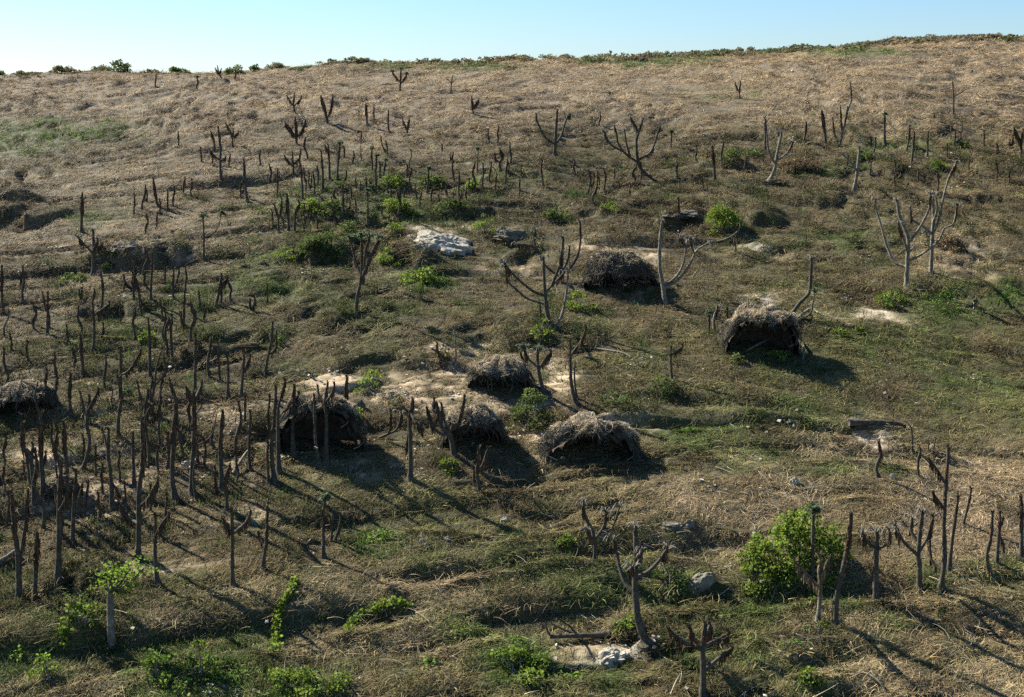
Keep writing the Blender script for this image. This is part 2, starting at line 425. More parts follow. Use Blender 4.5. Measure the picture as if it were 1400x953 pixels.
def leafclump(name, n, rad, hgt, size, material):
    c = np.stack([RNG.normal(0, rad * 0.5, n), RNG.normal(0, rad * 0.5, n), RNG.uniform(0.02, hgt, n)], 1)
    d = RNG.normal(size=(n, 3)); d[:, 2] *= 0.4; d /= np.linalg.norm(d, axis=1)[:, None]
    sd = np.cross(d, RNG.normal(size=(n, 3))); sd /= np.linalg.norm(sd, axis=1)[:, None]
    s = size * RNG.uniform(0.6, 1.4, n)
    P = np.stack([c, c + d * s[:, None] * 0.5, c + d * s[:, None] + np.array([0, 0, -0.02])], 1)
    wd = s[:, None] * np.array([0.3, 0.85, 0.15])[None, :]
    v = RNG.uniform(0.6, 1.4, n)
    m = MB(); m.strips(P, sd, wd, np.stack([v * RNG.uniform(0.85, 1.3, n), v, v * 0.9], 1))
    o = m.build(name, material); COL.objects.unlink(o)
    return o

def scatter(name, protos, X, Y, scale, rot, col, label, tiltn=0.5, zoff=0.0):
    Z = height(X, Y) + zoff
    e = 0.5
    gx = (height(X + e, Y) - height(X - e, Y)) / (2 * e); gy = (height(X, Y + e) - height(X, Y - e)) / (2 * e)
    pc = bpy.data.collections.new(name + '_kinds')
    for p in protos: pc.objects.link(p)
    me = bpy.data.meshes.new(name)
    me.vertices.add(len(X)); me.vertices.foreach_set('co', np.stack([X, Y, Z], 1).astype(np.float32).ravel())
    n = len(X)
    a = me.attributes.new('col', 'FLOAT_COLOR', 'POINT'); a.data.foreach_set('color', np.hstack([col, np.ones((n, 1))]).astype(np.float32).ravel())
    a = me.attributes.new('sc', 'FLOAT', 'POINT'); a.data.foreach_set('value', scale.astype(np.float32))
    rv = np.stack([np.arctan(gy) * 1.0 + RNG.normal(0, 0.08, n), -np.arctan(gx) + RNG.normal(0, 0.08, n), rot], 1)
    # slope first, heading second: build the euler so that the heading turns about the slope's own normal
    N_ = np.stack([-gx, -gy, np.ones(n)], 1); N_ /= np.linalg.norm(N_, axis=1)[:, None]
    hx = np.stack([np.cos(rot), np.sin(rot), np.zeros(n)], 1)
    hx = hx - N_ * (hx * N_).sum(1)[:, None]; hx /= np.linalg.norm(hx, axis=1)[:, None]
    hy = np.cross(N_, hx)
    ey = np.arcsin(np.clip(-hx[:, 2], -1, 1)); ez = np.arctan2(hx[:, 1], hx[:, 0]); ex = np.arctan2(hy[:, 2], N_[:, 2])
    a = me.attributes.new('rt', 'FLOAT_VECTOR', 'POINT'); a.data.foreach_set('vector', np.stack([ex, ey, ez], 1).astype(np.float32).ravel())
    a = me.attributes.new('vi', 'INT', 'POINT'); a.data.foreach_set('value', RNG.integers(0, len(protos), n).astype(np.int32))
    o = bpy.data.objects.new(name, me); COL.objects.link(o)
    ng = bpy.data.node_groups.new(name, 'GeometryNodeTree')
    ng.interface.new_socket('Geometry', in_out='INPUT', socket_type='NodeSocketGeometry')
    ng.interface.new_socket('Geometry', in_out='OUTPUT', socket_type='NodeSocketGeometry')
    N, L = ng.nodes, ng.links
    gi, go = N.new('NodeGroupInput'), N.new('NodeGroupOutput')
    ci = N.new('GeometryNodeCollectionInfo'); ci.inputs['Collection'].default_value = pc
    ci.inputs['Separate Children'].default_value = True; ci.inputs['Reset Children'].default_value = True
    ip = N.new('GeometryNodeInstanceOnPoints'); ip.inputs['Pick Instance'].default_value = True
    def na(nm, dt):
        q = N.new('GeometryNodeInputNamedAttribute'); q.data_type = dt; q.inputs['Name'].default_value = nm
        return q.outputs[0]
    er = N.new('FunctionNodeEulerToRotation')
    L.new(gi.outputs[0], ip.inputs['Points']); L.new(ci.outputs[0], ip.inputs['Instance'])
    L.new(na('vi', 'INT'), ip.inputs['Instance Index'])
    L.new(na('rt', 'FLOAT_VECTOR'), er.inputs[0]); L.new(er.outputs[0], ip.inputs['Rotation'])
    L.new(na('sc', 'FLOAT'), ip.inputs['Scale'])
    L.new(ip.outputs[0], go.inputs[0])
    md = o.modifiers.new('growth', 'NODES'); md.node_group = ng
    return tag(o, label, kind='stuff')

def spots(n, umax=0.52, y0=33, y1=262, pw=1.0):
    """points over the visible hillside, thinner with distance"""
    y = y0 * (y1 / y0) ** (RNG.uniform(0, 1, n) ** pw)
    x = RNG.uniform(-umax, umax, n) * y
    return x, y

def flow(x, y):
    a = flow_angle(x, y) + RNG.normal(0, 0.25, len(x))
    return a + np.where(RNG.uniform(size=len(x)) < 0.5, 0, np.pi)

mats_dry = [clump('dry_grass_clump', 44, 0.62, 0.024, 0.055, 0.5, M['grass'], spread=0.62) for i in range(7)] + \
           [clump('tangled_grass_clump', 44, 0.5, 0.022, 0.085, 1.6, M['grass'], spread=0.6) for i in range(4)]
x, y = spots(76000, pw=0.86)
wg, bare, g = cover(x, y, height(x, y))
bare_m = [None]
keep = RNG.uniform(size=len(x)) > (bare * 1.25 + wg[:, GREEN] * 0.5)
x, y, wg = x[keep], y[keep], wg[keep]
wg = wg.copy(); wg[:, 4:] *= 0.3; wg /= wg.sum(1)[:, None]
# each clump leans to one kind so that neighbours differ
pick = (wg + RNG.uniform(0, 0.22, wg.shape)); pick = pick ** 3; pick /= pick.sum(1)[:, None]
col = pick @ PAL * ((1 + RNG.uniform(-0.5, 0.45, len(x)) * np.interp(y, [70, 150], [1, 0.55])) * (1 + 0.45 * fbm(x / 0.9, y / 0.9, 401, 2)))[:, None] * np.array([1.22, 1.13, 0.99])
scatter('dry_grass', mats_dry, x, y, RNG.uniform(0.6, 1.25, len(x)) * (0.75 + y / 200), flow(x, y), col, 'matted dry grass lying over the whole slope')

mats_gr = [clump('green_grass_clump', 50, 0.30, 0.026, 0.12, 3.0, M['green'], spread=0.5, up=0.55) for i in range(6)]
x, y = spots(60000, pw=0.8)
wg, bare, g = cover(x, y, height(x, y))
keep = RNG.uniform(size=len(x)) < (np.clip(wg[:, GREEN] * 1.5 - 0.12, 0, 1) + wg[:, OLIVE] * 0.35) * (1 - bare)
x, y, wg = x[keep], y[keep], wg[keep]
t = np.clip(wg[:, GREEN] * 1.6 + RNG.uniform(-0.2, 0.2, len(x)), 0, 1)[:, None]
col = (np.array([0.105, 0.120, 0.038]) * (1 - t) + np.array([0.085, 0.150, 0.026]) * t) * RNG.uniform(0.7, 1.35, (len(x), 1))
scatter('green_grass', mats_gr, x, y, RNG.uniform(0.5, 1.15, len(x)) * (0.8 + y / 250), RNG.uniform(0, 6.28, len(x)), col, 'low green grass and herbs in patches between the trees')

mats_lf = [leafclump('ground_leaf_clump', 46, 0.45, 0.30, 0.13, M['green']) for i in range(4)]
x, y = spots(30000, pw=0.7)
wg, bare, g = cover(x, y, height(x, y))
keep = RNG.uniform(size=len(x)) < np.clip(g * 1.2 - 0.35, 0, 1) * (1 - bare) * (fbm(x / 1.8, y / 1.8, 909, 2) > 0.02)
x, y = x[keep], y[keep]
col = np.array([0.10, 0.175, 0.035]) * RNG.uniform(0.6, 1.5, (len(x), 1))
scatter('leafy_ground_cover', mats_lf, x, y, RNG.uniform(0.5, 1.2, len(x)), RNG.uniform(0, 6.28, len(x)), col, 'low leafy weeds creeping over the grass')

# fallen pale straws, sticks and dark litter
mats_st = [clump('fallen_straw_clump', 6, 1.2, 0.022, 0.12, 0.8, M['grass'], spread=1.8, k=7, vv=(0.7, 1.5)) for i in range(6)]
x, y = spots(9000, pw=0.75)
wg, bare, g = cover(x, y, height(x, y))
px, py, _ = project(x, y, height(x, y))
stick = paint([(1040, 700, 130, 70, 1), (640, 820, 200, 60, .9), (1280, 880, 160, 80, 1), (1300, 700, 110, 60, .8), (900, 750, 120, 50, .8), (1150, 640, 90, 50, .7), (420, 830, 120, 40, .5)], px, py)
keep = RNG.uniform(size=len(x)) < 0.10 + 0.8 * stick
x, y = x[keep], y[keep]
col = np.array([0.34, 0.28, 0.20]) * RNG.uniform(0.5, 1.3, (len(x), 1))
scatter('fallen_straw', mats_st, x, y, RNG.uniform(0.5, 1.2, len(x)), RNG.uniform(0, 6.28, len(x)), col, 'pale fallen stalks strewn across the matted grass')

def chip(name, s):
    m = MB(); n = 9
    for i in range(n):
        c = np.append(RNG.normal(0, 0.45, 2), 0.02); r = s * RNG.uniform(0.4, 1.3)
        v = RNG.normal(size=(8, 3)); v = np.array([[a, b, c_] for a in (-1, 1) for b in (-1, 1) for c_ in (-1, 1)]) * [1, RNG.uniform(.5, 1), .35] + v * 0.15
        m.add(c + v * r, [(0, 1, 3, 2), (4, 6, 7, 5), (0, 4, 5, 1), (2, 3, 7, 6), (0, 2, 6, 4), (1, 5, 7, 3)], RNG.uniform(0.7, 1.3))
    o = m.build(name, M['grass']); COL.objects.unlink(o); return o
chips = [chip('stone_scatter', 0.07) for i in range(5)]
x, y = spots(16000, pw=0.8)
wg, bare, g = cover(x, y, height(x, y))
keep = RNG.uniform(size=len(x)) < 0.03 + bare * 0.35
x, y, wg = x[keep], y[keep], wg[keep]
col = np.array([0.38, 0.34, 0.28]) * RNG.uniform(0.45, 1.35, (len(x), 1))
scatter('loose_stones', chips, x, y, RNG.uniform(0.5, 1.4, len(x)), RNG.uniform(0, 6.28, len(x)), col, 'loose pale stones and clods on the bare soil')

# ------------------------------------------------------------------ landmarks that labels point to (photo pixels of their feet)
LAND = [(808, 632, 'the largest twig mound'), (1040, 470, 'the flat-topped twig mound'), (687, 525, 'the small round twig mound'), (640, 605, 'the pale crested twig mound'),
    (437, 605, 'the big dark mound behind poles'), (848, 380, 'the twig mound highest uphill'), (32, 560, 'the twig mound at the left edge'), (612, 332, 'the pale limestone outcrop'),
    (185, 348, 'the long low rock ledge'), (925, 303, 'the dark rock overhang'), (955, 800, 'the tilted stone slab'), (1198, 583, 'the grey fallen log'), (800, 875, 'the log by chalky soil'),
    (1085, 765, 'the largest bright green bush'), (517, 848, 'the arching vine mat'), (160, 790, 'the leaf-crowned sapling'), (180, 96, 'the round skyline bush'), (390, 92, 'the dome skyline bush'),
    (555, 245, 'the fern clump uphill'), (1330, 720, 'the sunny far right slope'), (1305, 205, 'the dark bush far right'), (650, 135, 'the bare upper meadow'), (60, 690, 'the dark brush heap'), (240, 470, 'the open left slope'),
    (400, 340, 'the green fern bank'), (300, 640, 'the dense pole grove'), (200, 600, 'the tallest two-tiered pole'), (345, 570, 'the crossed dark poles'), (350, 225, 'the tall crossed shaggy tree'), (480, 215, 'the green topped pair'), (610, 280, 'the tan stump'), (130, 470, 'the bare open bank'), (270, 520, 'the tall twin poles'), (585, 262, 'the low bush uphill'), (660, 280, 'the stump cluster uphill'), (410, 258, 'the small fern thicket'), (400, 300, 'the thick pole clump'), (80, 640, 'the far left dark thicket'), (180, 430, 'the upper left grove'), (1150, 200, 'the pale leaning tree'), (970, 240, 'the tan hooded stems'), (1240, 245, 'the speckled green ledge'), (200, 660, 'the two-armed tall pole'), (910, 520, 'the round dark shrub'), (1222, 408, 'the little round green bush'), (990, 305, 'the bright cushion bush')]
def nearest(px, py):
    return min(LAND, key=lambda l: ((l[0] - px) / 1.0) ** 2 + ((l[1] - py) * 1.8) ** 2)[2]

# ------------------------------------------------------------------ trees
TILE = dict(A=(0, 60), B=(350, 60), C=(700, 60), D=(1050, 60), E=(0, 280), F=(350, 280), G=(700, 280), H=(1050, 280),
            I=(0, 500), J=(350, 500), K=(700, 500), L=(1050, 500), Q=(0, 715), N=(350, 715), O=(700, 715), P=(1050, 715))
# letter of the sheet, look (s shaggy skirt, g green tuft, c open candelabra with short skirts, b bare, w wide, p pale bark), trunk points, then limbs
TREES = '''
A s 850,235 855,168
A sg 1078,252 1080,182
A s 1215,190 1197,160 1190,122 | 1197,160 1178,135 | 1197,160 1210,138
A s 1287,200 1287,145
A s 975,558 972,485
A s 1098,650 1095,570
A s 1160,660 1158,605
A s 1272,570 1268,500 1235,435 | 1268,510 1275,465 | 1268,520 1305,480
A s 1207,782 1205,660 1205,560 1193,455 | 1200,640 1170,610 1148,580 | 1208,640 1235,618
A s 1255,692 1262,605
A s 1352,862 1340,760 1333,630
A s 1005,825 1008,735
A s 1047,835 1050,742
A sw 872,892 855,850 838,738
A s 918,902 918,800
A s 948,890 956,780
A sw 444,1030 446,950 450,818
B s 212,378 205,320 210,270 | 208,340 170,285 | 210,340 250,290
B sw 390,432 385,390 355,285 | 390,410 410,350 420,282
B sw 608,445 602,330
B s 652,430 645,395 645,335
B s 730,482 726,365
B sw 825,495 830,455 838,410 | 830,470 802,412
B s 574,545 574,485
B s 688,555 682,510
B sg 787,256 790,200 793,135 | 788,215 745,150 | 788,220 825,165
B b 1066,270 1068,215 1076,170 | 1067,215 1040,185 | 1067,218 1095,190
B sw 1188,383 1185,350 1180,290 | 1188,350 1218,305
B sw 220,550 222,500 215,405 | 222,520 185,470 160,430 | 225,510 255,470 270,420 | 220,510 178,450
B s 1272,540 1268,470
B s 1318,545 1322,455
B s 1018,580 1020,555
B s 22,668 22,590
B s 205,720 203,660 200,595 | 203,670 155,610 | 205,665 240,620
B s 75,780 72,660
B s 115,835 118,770 118,685
B s 255,855 252,760 245,665
B s 268,800 262,685
B s 338,770 337,672
B s 365,800 365,700 357,590
B s 402,740 400,640 395,555 | 400,590 378,558
B sg 443,740 450,640 458,545
B sg 635,690 635,570
B sg 657,780 655,700 660,610
B s 676,735 675,645
B sg 698,740 700,690 710,635
B s 490,770 492,700
B s 570,835 572,760
B s 785,880 788,820 785,755
B s 845,790 845,685
B s 880,850 870,775
B sg 935,815 942,740 945,680
B st 895,895 905,812
B s 1075,710 1075,632
B s 1085,750 1080,690
B s 1110,850 1108,780 1112,705
B s 1120,900 1125,820
B bg 1210,700 1212,640 1215,575
B s 1195,800 1197,650
B s 1238,785 1242,660
B s 1280,760 1285,650
B s 1073,880 1078,820
B s 170,960 172,860
B s 410,915 410,840
B s 293,940 292,880
B s 340,945 345,880
B s 145,930 140,850
C c 235,612 236,550 240,470 248,365 | 232,548 185,515 140,430 132,385 | 238,550 270,500 298,410 320,385 | 298,410 285,375
C s 480,452 480,375
C c 738,718 712,690 690,650 680,560 682,470 650,405 | 688,648 620,600 580,540 570,480 560,450 | 600,575 540,550 505,480 | 700,640 760,590 800,480 812,440 | 683,520 700,460 715,410 | 645,600 625,540 615,470 | 745,610 775,575
C sg 868,575 870,480
C s 170,775 168,640
C s 472,780 470,700
C s 503,805 505,685
C st 640,840 648,765
C sw 1110,750 1105,650 1095,560
C s 1150,670 1155,540
C s 1245,298 1245,250 1250,210 | 1243,270 1220,212
C s 1385,585 1385,480 1388,400
D b 1013,388 1015,310 1010,205 | 1013,305 965,260 | 1015,300 1080,250
D sw 192,540 205,490 210,432
D sw 315,562 310,470 295,365
D sp 390,555 405,500 425,400 435,345 | 405,480 400,420 397,350 | 435,370 455,300 452,215 | 390,545 365,490 355,410
D sg 638,552 637,430 640,385
D s 755,588 770,520 775,450
D s 785,655 795,560 800,480
D s 870,620 872,480
D s 560,555 562,510
D cp 5,755 35,690 50,600 75,485 | 40,650 5,590 -5,500 -15,410 | 45,640 100,600 135,540 | 55,600 62,520 55,470
D cp 465,805 480,750 492,660 500,565 | 488,700 455,650 405,600
D s 925,815 928,700
D sw 1375,625 1385,560 1345,460 | 1385,560 1395,470
D s 1250,750 1250,650
D s 1320,760 1320,700
H cp 890,372 895,290 900,160 905,60 900,-40 | 900,150 935,80 955,-20 990,-150 1030,-230 | 895,150 850,120 790,80 780,20 | 902,100 925,20 915,-60 | 900,190 870,150
H cp 758,447 758,380 762,310 765,180 720,60 705,-30 | 745,335 690,310 650,230 620,120 590,20 585,-30 | 765,310 840,270 930,200 965,130 1015,100 1035,0 | 766,210 820,140 865,60 885,0 890,-60 | 764,260 740,180 715,100 | 765,248 800,230
E s 798,158 798,52
E s 850,135 862,45
E bg 1113,310 1115,180 1110,60 | 1118,182 1160,160 1195,115 1210,50
E c 508,385 512,270 510,140 | 505,262 465,220 430,180 | 515,240 535,190 | 515,250 560,215
E s 18,600 10,500 10,340
E s 122,528 127,340
E s 193,685 180,540
E s 258,715 260,600 262,480
E s 508,805 515,700 508,545 | 515,605 560,570 600,540
E s 740,470 738,345 | 738,460 700,440 680,400
E s 778,390 795,240
E s 823,520 828,400 835,280 | 822,470 790,420 795,370
E s 955,520 945,470 950,350 | 950,470 970,400 980,350
E sw 1180,545 1195,480 1212,380 | 1200,460 1245,400
E s 1212,540 1210,460
E s 1005,690 1005,600 1010,480
E s 742,740 738,570
E s 820,945 818,800 812,630
E s 940,860 938,760 930,640
E s 658,1065 660,900 660,780 | 665,930 710,900 770,800
E s 572,1000 575,830
E s 1245,1050 1248,920 1245,840
E s 1318,1040 1330,900 1335,800 | 1328,920 1370,830
E s 30,1000 28,790
F s 122,150 120,60 100,0
F sw 178,145 175,60 168,-60
F s 212,150 215,40 240,-10
F s 150,120 140,10
F sg 548,610 555,500 575,420 600,350 640,250 675,180 | 565,450 580,300 575,170 | 560,400 535,270 520,180
F sg 586,440 590,350 600,250 622,170
F sw 1000,865 995,760
F bp 1092,880 1092,780 1085,660 | 1090,775 1045,745
F bp 950,940 948,870
G c 205,672 190,560 180,480 175,390 172,290 | 178,490 120,475 60,430 10,385 -40,320 | 185,535 140,530 80,510 20,460 -20,420 -35,340 | 185,488 240,420 285,370 | 240,420 260,330 270,260
G c 265,432 266,380 275,270 280,180 | 240,395 190,340 150,270 120,190 130,140 | 150,270 118,230 20,215 | 275,380 330,330 365,260 375,170 372,90 | 270,385 300,310 315,230
G bp 225,685 270,610 295,500 305,400 318,310
G s 155,620 155,530
G cp 838,540 825,440 810,350 808,220 820,90 | 832,445 880,410 930,340 950,230 915,170 | 835,455 920,400 980,310 1010,250 1070,210 | 950,230 960,180 | 1010,250 980,190
G bp 1080,205 1160,190 1210,165 1245,130 1245,90
G s 1222,262 1220,175
G bp 985,408 1030,330
G s 350,1085 325,980 320,880 318,740 | 325,830 380,740 405,670
G b 355,1060 342,950 345,850
G cg 180,1045 150,930 142,870 140,790 | 145,890 90,840 65,780 | 155,900 215,800
G sw 57,965 55,820
G s 875,955 868,860 870,780 | 872,830 935,770
G sg 1075,700 1075,590
G cp 1108,700 1105,620 1125,560
G s 1180,675 1175,570
H c 118,608 170,540 225,480 235,380 238,290
H bg 150,635 230,595 245,540 255,470
H b 205,242 207,190 207,130
I sw 390,272 380,160 385,40
I s 450,565 475,500 490,400 475,300 490,170 | 478,310 440,150 | 488,260 540,130
I s 445,490 450,380
I sw 188,758 180,600 160,480 125,440 120,310 | 170,510 180,430
I sw 235,722 232,600 222,450 225,260
I s 615,782 605,600 590,470 595,350 | 590,460 560,350 | 612,640 650,700 690,790
I s 700,805 690,740 680,640
I s 735,665 728,500 728,370
I sw 755,1042 758,900 760,700 770,600 785,480 775,280 | 760,780 815,720 865,620 | 757,870 700,830 650,750
I s 820,552 810,430 795,300 825,220
I s 868,592 865,450
I sw 918,562 920,370
I sw 958,724 942,600 950,400 965,175
I sw 1050,695 1050,560 1062,400 1060,150 | 1062,200 1105,95 | 1058,210 1020,120
I s 1065,185 1066,80 1068,-40 1070,-165
I b 1075,745 1070,500
I sw 1210,675 1208,560 1205,420 1218,250
I s 1370,572 1362,470 1370,250
I s 1338,312 1342,170
I s 432,835 440,660
I s 450,840 472,640
I s 372,765 372,640
I sw 318,1160 322,960 325,700 335,550 | 330,800 362,720 368,610 | 325,760 300,660
I sw 105,1290 100,1060 80,900 65,700 | 102,1080 135,900 155,690
I s 45,875 50,700
Q sw 190,443 195,250 205,60
Q s 860,335 848,150 850,-40 | 850,60 880,10 925,-50
Q s 1272,348 1270,150 1268,-70 | 1268,60 1225,-10 | 1280,65 1340,0 1370,-60
J s 70,642 68,420
J s 100,632 85,450 98,300 110,120 | 90,400 65,300 75,170
J s 125,585 120,350 122,200 | 122,230 160,80
J sw 205,490 200,300 210,110 | 206,210 235,150
J s 345,535 325,400 318,160
J s 382,515 385,300 378,200 392,100 | 378,205 345,160 338,110 | 385,200 410,160 430,100
J sw 488,365 488,220 498,60
J sw 845,625 845,400 840,300 858,180 | 846,330 820,460 | 848,250 875,310 915,350
J c 590,400 660,400 720,375 770,345 800,260 | 720,372 735,330 738,250
J scw 1085,490 1062,380 1020,340 1000,260 985,200 | 1060,382 980,350 935,230 | 1070,345 1110,300 1140,170 | 1010,300 975,250 975,180 | 1062,350 1025,280 1015,210
J sw 1225,692 1212,600 1218,450 | 1222,570 1245,530 1268,450
J s 1198,680 1195,540
J sg 370,1050 368,850 378,720
N s 35,247 50,150 58,60 62,-80 | 48,120 15,60
N s 410,100 415,30 402,-40
N s 430,95 455,20 465,-40
O c 455,202 455,120 440,50 400,-40 390,-110 | 455,80 500,20 515,-60 | 480,90 545,30 590,-90 | 445,60 415,40
O cw 740,650 700,570 680,450 675,300 680,170 675,30 | 662,400 620,330 590,250 575,180 555,80 | 685,300 740,270 800,210 850,140 | 678,200 710,150 | 600,285 635,265 665,235
O scw 1045,955 1045,780 1042,680 1058,550 | 1038,700 1000,640 975,580 | 1032,690 940,650 860,585 | 1062,690 1120,640 1185,600 | 1062,800 1130,740 1205,680 | 1052,620 1095,580 | 1060,640 1085,555
L sw 608,615 610,420
L b 790,475 785,350 765,320
L s 825,608 830,460
L b 875,472 878,395
L b 902,492 912,390
L s 945,1222 965,1060 962,900 970,700 988,445 | 965,640 925,570 885,520 | 960,780 905,700 | 952,1110 895,1060 885,940
L s 990,1122 1008,950 1040,720
L s 1065,872 1090,780 1112,670
L s 765,880 740,860
P s 1222,303 1200,220 1200,150 1222,60 1228,-60
P s 1250,222 1262,60 1270,-60
P s 1283,182 1283,-20
P sw 1385,195 1388,0 1385,-140
P c 828,383 828,250 822,180 830,60 845,-60 | 815,175 740,100 700,20 | 835,165 870,80 905,-40 | 825,120 780,40 790,-20
P c 590,422 590,200 597,120 595,45 | 588,135 540,100 520,55 | 600,135 650,110 670,40
P swpt 270,548 285,400 285,170 | 280,370 230,300 150,210 | 288,330 335,190
P sw 368,562 375,400 410,250 440,100 455,-50
P stg 245,372 245,100 247,-70
B s 430,870 432,790
B s 470,860 474,800
B s 520,850 518,790
B s 545,800 545,740
B s 600,800 602,735
B sg 610,880 612,800
B s 720,830 722,760
B s 745,870 742,800
B s 810,840 812,775
B s 960,860 962,790
B s 1000,900 1002,830
B s 1040,840 1040,770
B s 1150,860 1152,790
B s 1165,800 1165,740
B s 1310,820 1312,750
B s 540,930 542,850
B s 610,960 612,890
B s 690,950 688,890
B s 820,950 822,885
B s 230,930 232,860
B s 265,940 262,880
F s 265,150 262,60
F s 300,90 302,10
F s 330,150 335,70
F s 90,110 88,30
F s 430,90 432,20
E s 680,480 678,390
E s 900,430 902,340
E s 770,610 772,520
E s 660,640 655,560
E s 885,640 885,550
E s 1090,560 1092,480
E s 560,740 562,650
E s 360,760 362,660
E s 400,900 402,790
E s 150,850 152,750
E s 300,930 302,820
I s 520,620 522,450
I s 560,700 556,540
I s 655,640 650,480
I s 1120,560 1120,400
I s 1290,640 1288,480
I s 1160,480 1162,350
I s 290,470 292,330
I s 330,640 332,500
I s 545,830 548,700
I s 820,800 818,660
I s 905,830 902,700
I s 30,560 32,400
I s 20,720 22,560
D s 1180,560 1182,480
D s 1100,700 1100,620
D s 980,620 982,550
D s 820,760 822,690
D s 690,780 690,710
D s 560,720 562,650
C s 900,720 902,650
C s 1010,640 1012,560
C s 1280,700 1282,620
C s 560,760 562,690
C s 340,720 342,640
C s 1040,800 1042,730
'''

def tree_label(info):
    """labels by look, else by order from the left beside the nearest landmark"""
    ordn = ['first', 'second', 'third', 'fourth', 'fifth', 'sixth', 'seventh', 'eighth', 'ninth', 'tenth', 'eleventh', 'twelfth', 'thirteenth', 'fourteenth', 'fifteenth', 'sixteenth', 'seventeenth', 'eighteenth', 'nineteenth', 'twentieth']
    ordn += ['twenty-' + q for q in ordn[:9]] + ['thirtieth'] + ['thirty-' + q for q in ordn[:9]]
    by = {}
    for t in info: by.setdefault((t['lm'], t['kind']), []).append(t)
    for (lm, kind), L in by.items():
        L.sort(key=lambda t: t['x'])
        for i, t in enumerate(L):
            look = t['look']
            if len(L) == 1: t['label'] = f"{look}, the only one nearest {lm}"
            elif len(L) == 2: t['label'] = f"{look}, {('left', 'right')[i]} one of two by {lm}"
            elif i == len(L) - 1: t['label'] = f"{look}, rightmost of those by {lm}"
            elif i == 0: t['label'] = f"{look}, leftmost of those by {lm}"
            else: t['label'] = f"{look}, {ordn[i]} from left among those by {lm}"

def skirt(name, path, parent, wide, material, top_spikes=True, short=False, px_m=0.05):
    """a shag of dead leaves hanging along the given stretch of a limb"""
    P = np.array([list(p) for p in path]); n = len(P)
    seg = np.linalg.norm(np.diff(P, axis=0), axis=1); Ltot = float(seg.sum())
    cum = np.concatenate([[0], np.cumsum(seg)]) / max(Ltot, 1e-6)
    rm = wide
    N = int(np.clip(Ltot * 75 * (wide / 0.18), 45, 240))
    t = RNG.uniform(0.0, 1, N) ** 0.8
    B = np.stack([np.interp(t, cum, P[:, k]) for k in range(3)], 1)
    th = RNG.uniform(0, 2 * np.pi, N)
    out = np.stack([np.cos(th), np.sin(th), np.zeros(N)], 1)
    env = rm * (0.35 + 0.65 * np.sin(np.clip(t, 0, 1) * 2.75 + 0.2)) * RNG.uniform(0.4, 1.35, N)
    ln = (0.42 if not short else 0.5) * RNG.uniform(0.4, 1.7, N) * (0.6 + rm * 2.2)
    P0 = B + out * env[:, None] * 0.25 + np.array([0, 0, 0.05])
    P1 = B + out * env[:, None] * 0.85 - np.array([0, 0, 0.06])
    P2 = B + out * env[:, None] * 0.95 - np.stack([0 * ln, 0 * ln, ln * 0.55], 1)
    P3 = B + out * env[:, None] * 0.7 - np.stack([0 * ln, 0 * ln, ln], 1) + RNG.normal(0, 0.03, (N, 3))
    PP = np.stack([P0, P1, P2, P3], 1)
    side = np.stack([-np.sin(th), np.cos(th), 0 * th], 1)
    wd = 0.075 * RNG.uniform(0.6, 1.5, N)[:, None] * np.array([0.5, 1, 1, 0.3])[None, :] * (0.7 + rm * 1.6)
    v = RNG.uniform(0.55, 1.5, N)
    m = MB()
    m.strips(PP, side, wd, np.stack([v, v * RNG.uniform(0.85, 1.0, N), v * RNG.uniform(0.75, 1.0, N)], 1))
    # leaf bases packed round the limb keep the shag opaque
    rad = [rm * (0.42 + 0.35 * math.sin(min(1, c) * 2.3 + 0.3)) * random.uniform(0.8, 1.15) for c in cum]
    rad[0] *= 0.7; rad[-1] *= 0.3
    m.tube(P, rad, 6, 0.75, 0.25)
    if top_spikes:
        k = 16
        th = RNG.uniform(0, 2 * np.pi, k); tip = P[-1]
        o2 = np.stack([np.cos(th), np.sin(th), np.zeros(k)], 1) * RNG.uniform(0.05, 0.22, (k, 1))
        h = RNG.uniform(0.03, 0.22, (k, 1))
        up = np.array([[0, 0, 1.0]])
        Q = np.stack([np.tile(tip, (k, 1)) - up * 0.15, tip + o2 * 0.6 + up * h * 0.5, tip + o2 + up * h], 1)
        m.strips(Q, np.stack([-np.sin(th), np.cos(th), 0 * th], 1), np.tile([0.06, 0.05, 0.015], (k, 1)), np.full((k, 3), 0.9))
    return m.build(name, material, parent)

def tuft(tip, parent, r=0.45, material=None, n=26):
    th = RNG.uniform(0, 2 * np.pi, n); el = RNG.uniform(-0.3, 1.1, n); L = r * RNG.uniform(0.6, 1.25, n)
    d = np.stack([np.cos(th) * np.cos(el), np.sin(th) * np.cos(el), np.sin(el)], 1)
    T = np.array(list(tip))
    P = np.stack([T + 0 * d, T + d * L[:, None] * 0.5 + [0, 0, 0.05], T + d * L[:, None] - [0, 0, 0.06]], 1)
    side = np.stack([-np.sin(th), np.cos(th), 0.3 + 0 * th], 1)
    v = RNG.uniform(0.6, 1.4, n)
    m = MB(); m.strips(P, side, np.tile([0.05, 0.22, 0.03], (n, 1)) * r * 2, np.stack([v, v, v], 1))
    # small leaflets that break the outline
    k = n * 3
    c = T + RNG.normal(0, r * 0.34, (k, 3)) * [1, 1, 0.5] + [0, 0, 0.05]
    dd = rnd_side(k); ss = rnd_side(k); s = RNG.uniform(0.08, 0.16, k)[:, None]
    m.strips(np.stack([c, c + dd * s, c + dd * s * 1.8], 1), ss, np.tile([0.03, 0.08, 0.02], (k, 1)), np.full((k, 3), 1.0) * RNG.uniform(0.7, 1.3, (k, 1)))
    return m.build('leaf_tuft', material or M['frond'], parent)

